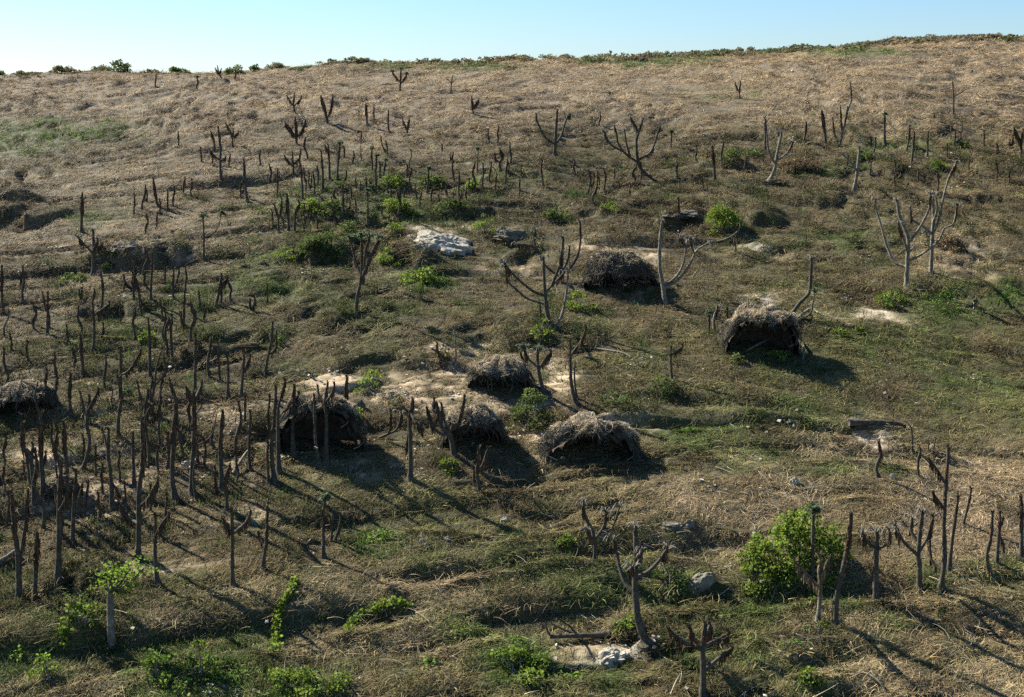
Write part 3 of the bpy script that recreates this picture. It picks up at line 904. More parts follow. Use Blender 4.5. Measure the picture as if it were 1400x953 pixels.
def make_tree(line, info):
    head, rest = line.split(' ', 2)[:2], line.split(' ', 2)[2]
    sheet, fl = head
    ox, oy = TILE[sheet]
    limbs = [[(ox + float(a.split(',')[0]) / 4, oy + float(a.split(',')[1]) / 4) for a in s.split()] for s in rest.split('|')]
    if len(limbs[0]) == 2:
        (ax, ay), (bx_, by_) = limbs[0]; hh_ = abs(ay - by_)
        limbs[0] = [(ax, ay), (ax + (bx_ - ax) * .33 + random.gauss(0, .045) * hh_, ay + (by_ - ay) * .33), (ax + (bx_ - ax) * .68 + random.gauss(0, .05) * hh_, ay + (by_ - ay) * .68), (bx_ + random.gauss(0, .03) * hh_, by_)]
    base = at(*limbs[0][0])
    pm = ppm(base)
    many = len(limbs) > 2
    name = 'candelabra_tree' if ('c' in fl or len(limbs) > 2) else ('forked_pole_tree' if len(limbs) == 2 else 'pole_tree')
    root = empty(name, base)
    hpx = limbs[0][0][1] - min(p[1] for l in limbs for p in l)
    hm = hpx * pm
    r0 = 0.056 + 0.0155 * min(hm, 5)
    r0 *= float(np.interp(base.y, [60, 110, 160], [1.0, 1.15, 1.4]))
    if 'c' in fl: r0 *= 1.3
    if 'b' in fl: r0 *= 0.8
    if 'w' in fl: r0 *= 1.15
    trunk_mat = M['palebark'] if 'p' in fl else M['bark']
    cent = limbs[0][0][0]
    trunk_path = None
    for li, L in enumerate(limbs):
        pts = []
        if li == 0:
            dy = 0.0; drift = random.uniform(-0.25, 0.25)
            for k, (a, b) in enumerate(L):
                f = k / max(1, len(L) - 1)
                pts.append(onplane(a, b, base.y + drift * f * hm * 0.3))
            pts[0] = base - Vector((0, 0, 0.12))
            trunk_path = [Vector(p) for p in pts]
        else:
            # joins the nearest limb already built
            a, b = L[0]
            q0 = onplane(a, b, base.y)
            ref = min(all_pts, key=lambda p: (p - q0).length)
            ref = ref.copy()
            y0 = ref.y
            span = abs(L[-1][0] - L[0][0]) * pm + 0.25 * hm
            sgn = random.choice((-1, 1)) * random.uniform(0.25, 0.8)
            pts = [ref]
            for k, (a, b) in enumerate(L):
                f = (k) / max(1, len(L) - 1)
                if k == 0: continue
                pts.append(onplane(a, b, y0 + sgn * span * math.sin(f * 1.5) * 0.7))
        path = catmull(pts, 5 if len(pts) > 2 else 4)
        rr = r0 if li == 0 else r0 * 0.62
        n = len(path)
        rad = [rr * (1 - 0.45 * k / (n - 1)) * random.uniform(0.92, 1.08) for k in range(n)]
        if li == 0: rad[0] *= 1.9; rad[min(1, n - 1)] *= 1.2
        if li == 0: all_pts = list(path)
        else: all_pts += path[2:]
        m = MB(); m.tube(path, rad, 8, 1.0, 0.13)
        if 'c' in fl and li > 0 and n > 6:
            for q in range(random.randint(2, 5)):
                k0 = random.randint(n // 2, n - 2); p0 = path[k0]; tl = random.uniform(0.2, 0.75); th = random.uniform(0, 6.28)
                e = p0 + Vector((math.cos(th) * tl * .6, math.sin(th) * tl * .6, random.uniform(-0.1, 0.9) * tl))
                mm_ = (p0 + e) / 2 + Vector((math.cos(th), math.sin(th), -.3)) * 0.06
                m.tube(catmull([p0, mm_, e], 3), np.linspace(0.035, 0.012, 7), 5, 1.0, 0.15)
        m.build('trunk' if li == 0 else 'branch', trunk_mat, root, smooth_=True)
        # skirt
        Lm = sum((path[k + 1] - path[k]).length for k in range(n - 1))
        sk = M['tanskirt'] if 't' in fl else M['skirt']
        if 's' in fl:
            frac = (0.62 if hm < 3.2 else 0.52) if li == 0 else 0.75
            if 'c' in fl: frac *= 0.7
            st = int(n * (1 - frac)); st = max(0, min(n - 3, st))
            wide = (0.080 if 'w' not in fl else 0.122) * (1 if li == 0 else 0.78) * min(1.15, 0.55 + hm * 0.17) * float(np.interp(base.y, [60, 110, 160], [1.0, 1.35, 1.75]))
            skirt('dead_leaf_skirt', path[st:], root, wide, sk)
        elif 'c' in fl:
            tail = path[max(0, n - random.choice((4, 5, 6))):]
            if len(tail) > 2 and random.random() < 0.8:
                skirt('dead_leaf_skirt', tail, root, 0.10, sk, short=True)
            # curled bare leaf stalks on the tip
            mm = MB()
            for q in range(11):
                th = random.uniform(0, 6.28); tip = path[-1]; rr_ = random.uniform(0.15, 0.6)
                e = Vector((math.cos(th), math.sin(th), 0)) * rr_
                mm.tube(catmull([tip - Vector((0, 0, 0.1)), tip + e * 0.6 + Vector((0, 0, 0.18)), tip + e + Vector((0, 0, random.uniform(-0.2, 0.25)))], 3), [0.022] * 6 + [0.012], 4, 1.1)
            mm.build('leaf_stalks', M['twig'], root)
        if 'g' in fl and (li == 0 or random.random() < 0.8):
            tuft(path[-1], root, 0.42 if hm < 3.5 else 0.55)
    h = 'short' if hm < 2.2 else ('tall' if hm > 4.2 else 'mid-height')
    if name == 'candelabra_tree':
        look = {'s': 'shaggy brown', 'c': 'bare pale' if 'p' in fl else 'bare grey'}['s' if 's' in fl else 'c'] + ' many-armed tree'
        if 'b' in fl: look = 'bare grey many-armed tree'
        kind = 'many'
    elif name == 'forked_pole_tree':
        look = ('bare ' if 'b' in fl else 'shaggy ') + 'forked tree'; kind = 'fork'
    else:
        look = ('bare ' if 'b' in fl else 'shaggy ') + 'pole tree'; kind = 'bpole' if 'b' in fl else 'pole'
    if 'g' in fl: look = 'green-topped ' + {'candelabra_tree': 'many-armed tree', 'forked_pole_tree': 'forked tree', 'pole_tree': 'pole tree'}[name]; kind = name + 'g'
    root['category'] = 'tree'
    root['group'] = {'candelabra_tree': 'many-armed trees on the slope', 'forked_pole_tree': 'forked trees on the slope', 'pole_tree': 'single pole trees on the slope'}[name]
    info.append(dict(o=root, x=limbs[0][0][0], kind=kind, look=look, lm=nearest(*limbs[0][0])))
    return root

def extra_stems():
    out = []
    taken = [(TILE[l.split()[0]][0] + float(l.split()[2].split(',')[0]) / 4, TILE[l.split()[0]][1] + float(l.split()[2].split(',')[1]) / 4) for l in TREES.strip().splitlines()]
    for (x0, x1, y0, y1, n) in ((5, 380, 390, 560, 26), (10, 330, 570, 700, 12), (380, 720, 212, 305, 24), (5, 110, 640, 800, 6), (1070, 1395, 160, 262, 9), (170, 340, 200, 300, 6), (720, 1000, 220, 300, 5)):
        k = tries = 0
        while k < n and tries < 2000:
            tries += 1
            x, y = random.uniform(x0, x1), random.uniform(y0, y1)
            if any(abs(x - a) < 7 and abs(y - b) < 9 for a, b in taken) or (90 < x < 255 and 330 < y < 362): continue
            taken.append((x, y)); k += 1
            h = float(np.interp(y, [160, 200, 300, 450, 600, 800], [20, 24, 34, 48, 70, 85])) * random.choice((0.45, 0.6, 0.8, 1.0, 1.15))
            lx = random.gauss(0, 0.09) * h
            P = lambda a, b: '%.1f,%.1f' % (a * 4, b * 4)
            l = 'X ' + random.choice(('s', 's', 's', 'sw', 'b', 's')) + ' ' + P(x, y) + ' ' + P(x + lx, y - h)
            if random.random() < 0.42:
                sg = random.choice((-1, 1)); l += ' | ' + P(x + lx * .3, y - h * .3) + ' ' + P(x + sg * h * .22, y - h * .5) + ' ' + P(x + sg * h * random.uniform(.18, .34), y - h * random.uniform(.7, .95))
            out.append(l)
    return out
TILE['X'] = (0, 0)
infos = []
for ln in TREES.strip().splitlines() + extra_stems():
    make_tree(ln.strip(), infos)

# dead leaves shed round the foot of every stem, and dark undergrowth added to deepen the shade between the stems
ms = [clump('shed_leaf_clump', 26, 0.32, 0.05, 0.10, 3.0, M['grass'], spread=0.75, vv=(0.6, 1.5)) for k in range(4)]
bp = np.array([list(t['o'].location) for t in infos])
i = RNG.integers(0, len(bp), len(bp) * 6)
X = bp[i, 0] + RNG.normal(0, 0.45, len(i)); Y = bp[i, 1] + RNG.normal(0, 0.45, len(i))
scatter('shed_leaf_litter', ms, X, Y, RNG.uniform(0.5, 1.1, len(X)), RNG.uniform(0, 6.28, len(X)), np.array([0.13, 0.09, 0.055]) * RNG.uniform(0.5, 1.4, (len(X), 1)), 'dark dead leaves shed around the feet of the stems')
ms = [clump('shade_undergrowth_clump', 44, 0.40, 0.035, 0.34, 3.0, M['green'], spread=0.6, up=0.6) for k in range(5)]
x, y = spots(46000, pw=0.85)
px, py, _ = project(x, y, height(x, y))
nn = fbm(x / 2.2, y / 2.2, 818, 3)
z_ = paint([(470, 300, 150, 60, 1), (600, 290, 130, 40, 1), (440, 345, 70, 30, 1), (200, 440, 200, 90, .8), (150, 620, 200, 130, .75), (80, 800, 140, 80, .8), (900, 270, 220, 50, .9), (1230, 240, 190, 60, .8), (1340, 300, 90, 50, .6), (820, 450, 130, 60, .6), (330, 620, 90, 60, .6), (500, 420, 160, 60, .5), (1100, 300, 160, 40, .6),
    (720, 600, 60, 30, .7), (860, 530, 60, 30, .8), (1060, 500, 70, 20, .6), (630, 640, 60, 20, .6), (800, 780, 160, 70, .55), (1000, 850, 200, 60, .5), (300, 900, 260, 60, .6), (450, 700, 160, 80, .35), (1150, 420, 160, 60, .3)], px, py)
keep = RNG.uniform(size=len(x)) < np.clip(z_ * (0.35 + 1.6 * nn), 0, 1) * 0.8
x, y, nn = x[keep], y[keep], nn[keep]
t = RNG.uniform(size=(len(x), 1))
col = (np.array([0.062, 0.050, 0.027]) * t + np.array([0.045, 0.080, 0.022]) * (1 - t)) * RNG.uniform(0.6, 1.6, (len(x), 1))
scatter('shade_undergrowth', ms, x, y, RNG.uniform(0.5, 1.2, len(x)) * (0.8 + y / 220), RNG.uniform(0, 6.28, len(x)), col, 'dark undergrowth added to deepen the shade between the stems and in hollows')
tree_label(infos)
for t in infos: t['o']['label'] = t['label']

# ------------------------------------------------------------------ mounds of dead twigs
def mound(cx, by, wpx, hpx, label, pale=0.4, n=1500, mouth=0.7, lean=0.0, top_flat=0.0, light_twigs=0.3):
    P = at(cx, by); pm = ppm(P)
    a = wpx * pm / 2; b = a * 0.78; h = hpx * pm * 0.80
    # 'by' is the row of the front foot: the middle of the mound lies behind it
    C0 = at(cx, by); cen = Vector((C0.x * (1 + b * 0.85 / C0.y), C0.y + b * 0.85, 0)); cen.z = float(height(cen.x, cen.y))
    h = max(0.9, h - (cen.z - C0.z) * 0.6)
    top_flat = max(top_flat, random.uniform(0.35, 0.6))
    root = empty('twig_mound', cen)
    tag(root, label, 'twig mound', 'mounds of dead twigs')
    # hollow shell of packed debris, open towards the downhill side
    nu, nv = 40, 16
    V, F = [], []
    sd = random.random() * 50
    g0 = cen.z; gxx = float(height(cen.x + a, cen.y) - height(cen.x - a, cen.y)) / (2 * a); gyy = float(height(cen.x, cen.y + b) - height(cen.x, cen.y - b)) / (2 * b)
    def shell(th, ph, k=1.0):
        # th round (0 = +x), ph 0 foot .. 1 crown
        e = ph * math.pi / 2
        rr = math.cos(e) ** (1.05 - 0.5 * top_flat) * (1 + 0.12 * (1 - ph)); zz = math.sin(e) ** (1.0 - 0.35 * top_flat)
        nse = 1 + 0.17 * mn.noise(Vector((math.cos(th) * 1.8 + sd, math.sin(th) * 1.8, ph * 2.5))) + 0.09 * mn.noise(Vector((math.cos(th) * 6 + sd, math.sin(th) * 6, ph * 7)))
        x = math.cos(th) * a * rr * nse * k; y = math.sin(th) * b * rr * nse * k
        return np.array([cen.x + x + lean * zz * a, cen.y + y, (g0 + gxx * x + gyy * y) * (1 - ph) + cen.z * ph + h * zz * nse * k - 0.15 * (1 - ph)])
    m = MB()
    for k, inner in ((1.0, False), (0.86, True)):
        V = [shell(2 * math.pi * i / nu, j / nv, k) for j in range(nv + 1) for i in range(nu)]
        F = []
        for j in range(nv):
            for i in range(nu):
                th = 2 * math.pi * (i + 0.5) / nu; ph = (j + 0.5) / nv
                fr = -math.sin(th)                       # 1 at the downhill side
                if fr > 0.2 and ph < mouth * min(1, (fr - 0.05) * 1.5) * (1 + 0.3 * mn.noise(Vector((i * .5, sd, 0)))): continue
                q = (j * nu + i, j * nu + (i + 1) % nu, (j + 1) * nu + (i + 1) % nu, (j + 1) * nu + i)
                F.append(q)
        m.add(V, F, RNG.uniform(0.7, 1.2))
    m.build('debris_shell', M['debris'], root)
    # twigs: start anywhere on the shell and droop down it
    def draped(n, lo, hi, rad, Lr, light, back_bias, out_, fringe=False):
        PP, W, Cc, SD = [], [], [], []
        for i in range(n):
            th = random.uniform(0, 2 * math.pi)
            if back_bias and random.random() < back_bias: th = random.uniform(0.15, math.pi - 0.15)
            ph = random.uniform(lo, hi); L = random.uniform(*Lr)
            K = 5; pts = []
            dth = random.gauss(0, 0.9) * L / a; dph = L / h * random.gauss(-0.15, 0.45)
            if not fringe and math.sin(th) < -0.15 and ph < mouth * 1.02 and random.random() < 0.95: continue
            if fringe: dth *= 0.3; dph = -L / h * random.uniform(0.5, 1.0)
            o = 1.0 + random.uniform(0.0, out_)
            for k in range(K):
                f = k / (K - 1)
                tk = th + dth * f + random.gauss(0, .04); lo_ = mouth * 0.92 if (not fringe and math.sin(tk) < -0.15) else -0.05
                pts.append(shell(tk, max(lo_, min(1.0, ph + dph * f)), o + 0.06 * math.sin(f * 3)))
            PP.append(pts); s_ = RNG.normal(size=3); SD.append(s_ / np.linalg.norm(s_))
            r = random.uniform(*rad); W.append([r, r, r, r * .8, r * .4]); v = random.uniform(*light); Cc.append([v, v * .97, v * .93])
        return np.array(PP), np.array(SD), np.array(W), np.array(Cc)
    m = MB()
    m.strips(*draped(int(n * 1.5), 0.02, 0.88, (0.018, 0.042), (0.4, 1.3), (0.35, 1.5), 0, 0.08))
    # hanging fringe over the mouth
    PP, SD, W, Cc = draped(n // 4, mouth * 0.9, min(0.98, mouth * 1.2), (0.016, 0.034), (0.15, 0.8), (0.4, 1.5), 0, 0.10, True)
    m.strips(PP, SD, W, Cc)
    m.build('twig_tangle', M['darktwig'], root)
    m = MB()
    m.strips(*draped(int(n * 5.5 * pale) + 500, 0.50, 1.0, (0.016, 0.034), (0.15, 0.5), (0.5, 1.35), 0.45, 0.11))
    m.build('thatch_top', M['thatch'], root)
    # stouter sticks poking out
    for q in range(max(5, n // 160)):
        th = random.uniform(0, 6.28); ph = random.uniform(0.0, 0.9); s0 = shell(th, ph, 0.9); L = random.uniform(0.4, 1.1)
        e = Vector(s0) + Vector((math.cos(th) * L * 0.7, math.sin(th) * L * 0.6, random.uniform(-0.2, 0.6) * L))
        mm = MB() if q == 0 else mm
        mm.tube(catmull([Vector(s0), (Vector(s0) + e) / 2 + Vector((random.gauss(0, .1), 0, random.gauss(0.05, .08))), e], 3), np.linspace(0.035, 0.014, 7), 5, random.uniform(0.7, 1.6))
    mm.build('protruding_sticks', M['twig'], root)
    return root, shell

mound(810, 652, 122, 72, 'largest twig mound, wide dark hollow dome with pale thatched left shoulder', 0.9, 2200, 0.80)
mound(1040, 498, 96, 72, 'flat-topped twig mound with pale mat roof and arching roots around its dark hollow', 0.9, 1700, 0.76, top_flat=0.9)
mound(687, 541, 78, 50, 'small round twig mound with smoky grey crown on bare sandy soil', 0.7, 1100, 0.45, lean=-0.1)
mound(646, 625, 76, 66, 'pale crested twig mound behind a shaggy many-armed tree, grey twigs on its right side', 0.7, 1300, 0.55)
mound(437, 632, 112, 86, 'big dark twig mound standing behind several thin poles, grey mat on top', 0.6, 2000, 0.82)
mound(849, 402, 86, 58, 'twig mound highest uphill, dark and rounded with bare stems rising out of it', 0.12, 1500, 0.35, lean=-0.12)
mound(34, 577, 84, 50, 'low grey twig mound at the left edge above the pole grove', 0.3, 1100, 0.5)
mound(84, 690, 44, 32, 'small dark brush heap among the leftmost poles', 0.1, 600, 0.3)

# ------------------------------------------------------------------ roots and fallen wood
def limb_thing(name, label, cat, pix, r, material, group=None, part='stem', lift=0.05, branches=(), arch=0.0):
    pts = [at(*p) for p in pix]
    for i, p in enumerate(pts):
        f = i / max(1, len(pts) - 1)
        p.z += lift + arch * math.sin(f * math.pi)
    root = empty(name, Vector((pts[0].x, pts[0].y, float(height(pts[0].x, pts[0].y)))))
    tag(root, label, cat, group)
    pa = catmull(pts, 5); n = len(pa)
    m = MB(); m.tube(pa, [r * (1 - 0.45 * k / (n - 1)) * random.uniform(.9, 1.1) for k in range(n)], 9, 1.0, 0.1); m.build(part, material, root, smooth_=True)
    for (i, tip) in branches:
        s0 = pts[i]; e = onplane(*tip, s0.y + random.uniform(-0.4, 0.4)); mid = (s0 + e) / 2 + Vector((random.gauss(0, .12), random.gauss(0, .12), 0.05))
        m = MB(); m.tube(catmull([s0, mid, e], 4), np.linspace(r * .45, r * .18, 9), 6, 1.0, 0.1); m.build('branch', material, root, smooth_=True)
    return root
limb_thing('fallen_root', 'curved grey root lying inside the mouth of the flat-topped twig mound', 'root', [(1057, 457), (1049, 470), (1034, 478), (1019, 483)], 0.13, M['palebark'], 'fallen limbs around the mounds', 'root', 0.1, arch=0.25)
limb_thing('fallen_root', 'pale hooked root arching down right of the flat-topped twig mound', 'root', [(1083, 461), (1092, 472), (1099, 484), (1097, 495)], 0.12, M['palebark'], 'fallen limbs around the mounds', 'root', 0.1, arch=0.3)
limb_thing('fallen_branch', 'forked limb leaning out on the sandy soil right of the flat-topped mound', 'branch', [(1086, 441), (1098, 434), (1109, 428), (1118, 430)], 0.13, M['palebark'], 'fallen limbs around the mounds', 'stem', 0.15, arch=0.2)
limb_thing('fallen_log', 'long grey fallen log with dark underside on chalky soil, pointed at its left end', 'log', [(1160, 586), (1178, 583), (1205, 582), (1236, 585)], 0.24, M['bark'], None, 'log', 0.22, ((3, (1245, 615)),))
limb_thing('fallen_log', 'hollow-ended fallen log with upright twigs above a chalky slab near the bottom', 'log', [(833, 873), (815, 875), (790, 876), (752, 878)], 0.17, M['bark'], None, 'log', 0.25, ((2, (761, 845)), (2, (752, 852)), (3, (745, 850)), (1, (800, 858))))
limb_thing('fallen_log', 'pale log slanting out of the frame among the leftmost poles', 'log', [(-8, 778), (8, 768), (23, 757)], 0.16, M['palebark'], None, 'log', 0.2)
limb_thing('fallen_branch', 'pale stem lying over brushwood left of the brown-topped crossed poles', 'branch', [(318, 650), (335, 632), (345, 612)], 0.10, M['palebark'], 'fallen limbs around the mounds', 'stem', 0.1, arch=0.3)
limb_thing('fallen_branch', 'thin dark branch crossing the slope right of the central poles', 'branch', [(788, 478), (812, 479), (850, 484), (862, 490)], 0.09, M['palebark'], 'fallen limbs around the mounds', 'stem', 0.1)
limb_thing('fallen_branch', 'bleached bent branch poking from the grass near the bottom right', 'branch', [(1168, 924), (1185, 930), (1200, 940), (1207, 950)], 0.06, M['palebark'], 'fallen limbs around the mounds', 'stem', 0.15, arch=0.15)
limb_thing('fallen_branch', 'pale sticks strewn by the tufted arm uphill of the far right trees', 'branch', [(1352, 354), (1360, 360), (1369, 364)], 0.09, M['palebark'], 'fallen limbs around the mounds', 'stem', 0.1)
limb_thing('fallen_branch', 'pale twig leaning left of the vine mat among dead stalks', 'branch', [(545, 803), (553, 812), (561, 823)], 0.045, M['palebark'], 'fallen limbs around the mounds', 'stem', 0.1)
limb_thing('fallen_branch', 'grey fallen limb beside the mound hidden behind poles, pale upturned end', 'branch', [(365, 613), (380, 610), (390, 603)], 0.10, M['palebark'], 'fallen limbs around the mounds', 'stem', 0.15, arch=0.15)

# ------------------------------------------------------------------ rocks
def rock(cx, by, wpx, hpx, material, label, name='rock', depth=0.7, jag=0.28, part_of=None, lean=0.0, group=None, pieces=1, sink=0.25):
    P = at(cx, by); pm = ppm(P)
    a = wpx * pm / 2; h = hpx * pm; b = a * depth
    cen = Vector((P.x, P.y + b * 0.8, 0)); cen.x *= cen.y / P.y; cen.z = float(height(cen.x, cen.y))
    import bmesh
    me = bpy.data.meshes.new(name); bm = bmesh.new(); bmesh.ops.create_icosphere(bm, subdivisions=5, radius=1)
    sd = random.random() * 99
    for v in bm.verts:
        c = v.co.copy()
        # facets: snap towards a few random planes
        d = 1 + jag * mn.noise(c * 1.3 + Vector((sd, 0, 0))) + jag * .6 * mn.noise(c * 3.1 + Vector((0, sd, 0))) + jag * 0.3 * mn.noise(c * 8 + Vector((0, 0, sd)))
        q = mn.cell(c * 2.1 + Vector((sd, sd, 0))); d += 0.10 * jag * 3 * (q - .5) * 0.5
        c = c * d
        c.z = c.z if c.z > 0 else c.z * 0.6
        v.co = Vector((c.x * a, c.y * b, c.z * h * 0.85 - h * (sink - 0.15) + lean * c.x * a))
    bm.to_mesh(me); bm.free(); me.materials.append(material)
    me.attributes.new('v', 'FLOAT_COLOR', 'POINT').data.foreach_set('color', np.ones(len(me.vertices) * 4, dtype=np.float32))
    o = bpy.data.objects.new(name, me); COL.objects.link(o); o.location = cen
    return tag(o, label, 'rock', group)
rock(610, 347, 86, 27, M['paler'], 'pale limestone outcrop, sunlit cream left top and blue-grey front face', depth=0.85, jag=0.32, lean=-0.22, sink=0.42)
rock(686, 320, 20, 12, M['greyr'], 'grey boulder just right of the yellow-green bush by the limestone outcrop')
rock(700, 332, 50, 14, M['darkr'], 'long grey ledge in shadow right of the limestone outcrop', depth=0.6)
rock(578, 345, 26, 12, M['greyr'], 'low dark stone at the left foot of the limestone outcrop')
rock(925, 297, 54, 9, M['darkr'], 'dark rock overhang left of the bright cushion bush', depth=0.8, sink=0.75, jag=0.4)
rock(1046, 295, 36, 9, M['darkr'], 'dark rock ledge right of the bright cushion bush', depth=0.8, sink=0.75, jag=0.4)
rock(168, 341, 40, 9, M['darkr'], 'left half of the long low rock ledge, rounded grey top over dark recess', depth=0.8, sink=0.75, jag=0.4)
rock(183, 354, 13, 16, M['paler'], 'pale upright stone face between the two halves of the low rock ledge', depth=0.5)
rock(222, 338, 46, 9, M['darkr'], 'right half of the long low rock ledge beneath the short poles', depth=0.8, sink=0.75, jag=0.4)
rock(955, 818, 44, 22, M['greyr'], 'tilted stone slab in ferny grass left of the big bright bush', depth=0.5, jag=0.2, lean=0.5, sink=0.4)
rock(830, 912, 62, 18, M['paler'], 'chalky white slab below the hollow-ended log', depth=0.6, lean=0.1, sink=0.55, jag=0.36)
rock(493, 562, 16, 17, M['darkr'], 'small dark boulder right of the tall pole on the dark mound')
rock(918, 727, 34, 7, M['greyr'], 'low heap of blue-grey rubble left of the dry stalks')
rock(942, 722, 16, 10, M['greyr'], 'small grey rubble stone at the right end of the rubble heap')
rock(1086, 662, 12, 10, M['paler'], 'small pale stone in dry grass below the grey fallen log')
rock(1220, 655, 8, 8, M['paler'], 'tiny cream stone at the foot of the pole under the log')
for cx, by, wd, lb in ((577, 742, 8, 'leftmost of three white stones above the vine mat'), (583, 748, 7, 'middle of three white stones above the vine mat'), (612, 740, 9, 'rightmost of three white stones above the vine mat')):
    rock(cx, by, wd, 6, M['paler'], lb, group='white stones above the vine mat')
rock(662, 232, 14, 7, M['paler'], 'pale stone on the slope beside the tall green-topped stem')
rock(255, 640, 14, 8, M['paler'], 'pale stone between thick poles in the dense grove', jag=.3)
rock(690, 715, 12, 6, M['paler'], 'pale stone lying in the long shadow right of the double brown stump')

# ------------------------------------------------------------------ bushes
def bush(cx, by, wpx, hpx, label, kind='leaf', name='bush', dens=1.0, depth=0.8, lobes=None, size=0.13, skirt_px=0, ysh=None, cat='bush', group=None, stems=True):
    P = crest(cx) if by is None else at(cx, by); pm = ppm(P)
    a = wpx * pm / 2; h = hpx * pm; b = a * depth
    cen = Vector((P.x, P.y + b * (0.6 if by is not None else 0), 0)); cen.z = float(height(cen.x, cen.y))
    root = empty(name, cen); tag(root, label, cat, group)
    nl = lobes or int(np.clip(a * b * 9, 7, 60))
    LC, LR = [], []
    for i in range(nl):
        th = random.uniform(0, 6.28); rr = random.random() ** 0.5
        zz = math.sqrt(max(0.0, 1 - rr * rr)) * (random.uniform(0.25 if nl >= 60 else 0.45, 1.08) if by is not None and nl > 13 else random.uniform(0.12, 0.9))
        LC.append((cen.x + math.cos(th) * rr * a * 0.86, cen.y + math.sin(th) * rr * b * 0.86, float(height(cen.x + math.cos(th) * rr * a, cen.y + math.sin(th) * rr * b)) + zz * h * 0.9))
        LR.append(max(0.22, (0.40 if nl < 60 else 0.25) * min(a, h * 1.3, 1.9) * random.choice((0.5, 0.7, 0.9, 1.1, 1.35))))
    LC = np.array(LC); LR = np.array(LR)
    tot = int(dens * 420 * (LR ** 2).sum() / (size / 0.13) ** 2)
    tot = int(np.clip(tot, 260, 14000))
    k = RNG.choice(nl, tot, p=LR ** 2 / (LR ** 2).sum())
    d = rnd_side(tot); d[:, 2] = np.abs(d[:, 2]) * 0.9 - 0.25
    c = LC[k] + d * LR[k][:, None] * RNG.uniform(0.55, 1.08, (tot, 1))
    zmin = height(c[:, 0], c[:, 1]) + 0.03; c[:, 2] = np.maximum(c[:, 2], zmin)
    dd = d * 0.5 + RNG.normal(size=(tot, 3)) * 0.6; dd[:, 2] -= 0.1; dd /= np.linalg.norm(dd, axis=1)[:, None]
    sd = np.cross(dd, RNG.normal(size=(tot, 3))); sd /= np.linalg.norm(sd, axis=1)[:, None]
    s = size * RNG.uniform(0.55, 1.4, tot)
    PP = np.stack([c, c + dd * s[:, None] * .5, c + dd * s[:, None] - [0, 0, 0.02]], 1)
    v = RNG.uniform(0.6, 1.35, tot) * (0.8 + 0.4 * RNG.uniform(size=nl))[k]
    m = MB(); m.strips(PP, sd, s[:, None] * np.array([.25, .8, .12])[None], np.stack([v * RNG.uniform(.85, 1.25, tot), v, v * .85], 1))
    m.build('foliage', M[kind], root)
    if stems:
        m = MB()
        for i in range(min(nl, 14)):
            f0 = Vector((cen.x + random.gauss(0, a * .15), cen.y + random.gauss(0, b * .15), 0)); f0.z = float(height(f0.x, f0.y)) - 0.08
            e = Vector(LC[i]); mid = f0.lerp(e, .5) + Vector((0, 0, 0.15 * h))
            m.tube(catmull([f0, mid, e], 3), np.linspace(0.035, 0.012, 7), 5, 1.0)
        m.build('stems', M['twig'], root)
    return root

G1 = 'green bushes on the slope'
bush(1096, 798, 168, 84, 'largest bright green bush, vine covered, behind a row of poles', 'leaf', dens=1.0, size=0.15, lobes=85, depth=0.6)
bush(1035, 800, 72, 48, 'low bright green shoulder bush at the left foot of the largest bush', 'leaf', group='green bushes on the slope')
bush(992, 319, 50, 27, 'bright cushion bush below a bowed bare stem, beside dark rocks', 'leaf', group=G1)
bush(664, 322, 36, 36, 'yellow-green bush on top of the limestone outcrop', 'leaf', group=G1, depth=.6)
bush(834, 290, 32, 20, 'yellow-green bush beneath the wide many-armed tree uphill', 'leaf', group=G1)
bush(796, 425, 40, 34, 'dark round bush right of the central many-armed trees', 'leaf', group=G1)
bush(737, 475, 34, 36, 'fresh green bush crowning the stems below the central many-armed tree', 'leaf', group=G1)
bush(389, 360, 30, 22, 'small lime bush left of the green fern bank', 'leaf', group=G1)
bush(533, 361, 36, 22, 'low green bush at the left of the limestone outcrop', 'leaf', group=G1)
bush(540, 320, 30, 16, 'small yellowish bush uphill left of the limestone outcrop', 'leaf', group=G1)
bush(524, 345, 22, 18, 'tiny green bush beside the tall tree with leafy tips', 'darkleaf', group=G1)
bush(725, 590, 66, 48, 'green bush with brown dead skirt left behind the largest mound', 'darkleaf', group=G1)
bush(842, 556, 44, 40, 'dark green bush behind the right side of the largest mound', 'darkleaf', group=G1)
bush(910, 538, 38, 26, 'round dark shrub at the foot of a shaggy pole on the open slope', 'darkleaf', group=G1)
bush(507, 541, 44, 34, 'bright bush on pale soil right of the dark mound', 'leaf', group=G1)
bush(487, 578, 24, 22, 'small bright bush beside the dark boulder', 'leaf', group=G1)
bush(616, 645, 24, 30, 'narrow leafy bush against the front of the pale crested mound', 'leaf', group=G1)
bush(1222, 421, 40, 26, 'little round green bush at the foot of the great right candelabra tree', 'leaf', group=G1)
bush(1150, 463, 26, 14, 'left one of two flat green tufts on the sandy strip', 'leaf', group=G1)
bush(1178, 458, 22, 10, 'right one of two flat green tufts on the sandy strip', 'leaf', group=G1)
bush(1070, 497, 30, 26, 'speckled leafy bush in front of the flat-topped mound', 'leaf', group=G1)
bush(1008, 500, 18, 20, 'small dark bush at the left foot of the flat-topped mound', 'darkleaf', group=G1)
bush(915, 818, 46, 28, 'ferny green bush behind the tall curved tree near the bottom', 'darkleaf', group=G1)
bush(707, 935, 96, 22, 'broad low green bush at the bottom centre', 'leaf', group=G1)
bush(862, 880, 40, 22, 'small green bush at the foot of the tall curved tree', 'leaf', group=G1)
bush(772, 748, 28, 28, 'bright tufty bush left of the bare many-armed tree near the bottom', 'leaf', group=G1)
bush(535, 258, 34, 16, 'leafy bush within the fern clump uphill', 'leaf', group=G1)
bush(545, 292, 44, 16, 'low spreading bush below the fern clump uphill', 'leaf', group=G1)
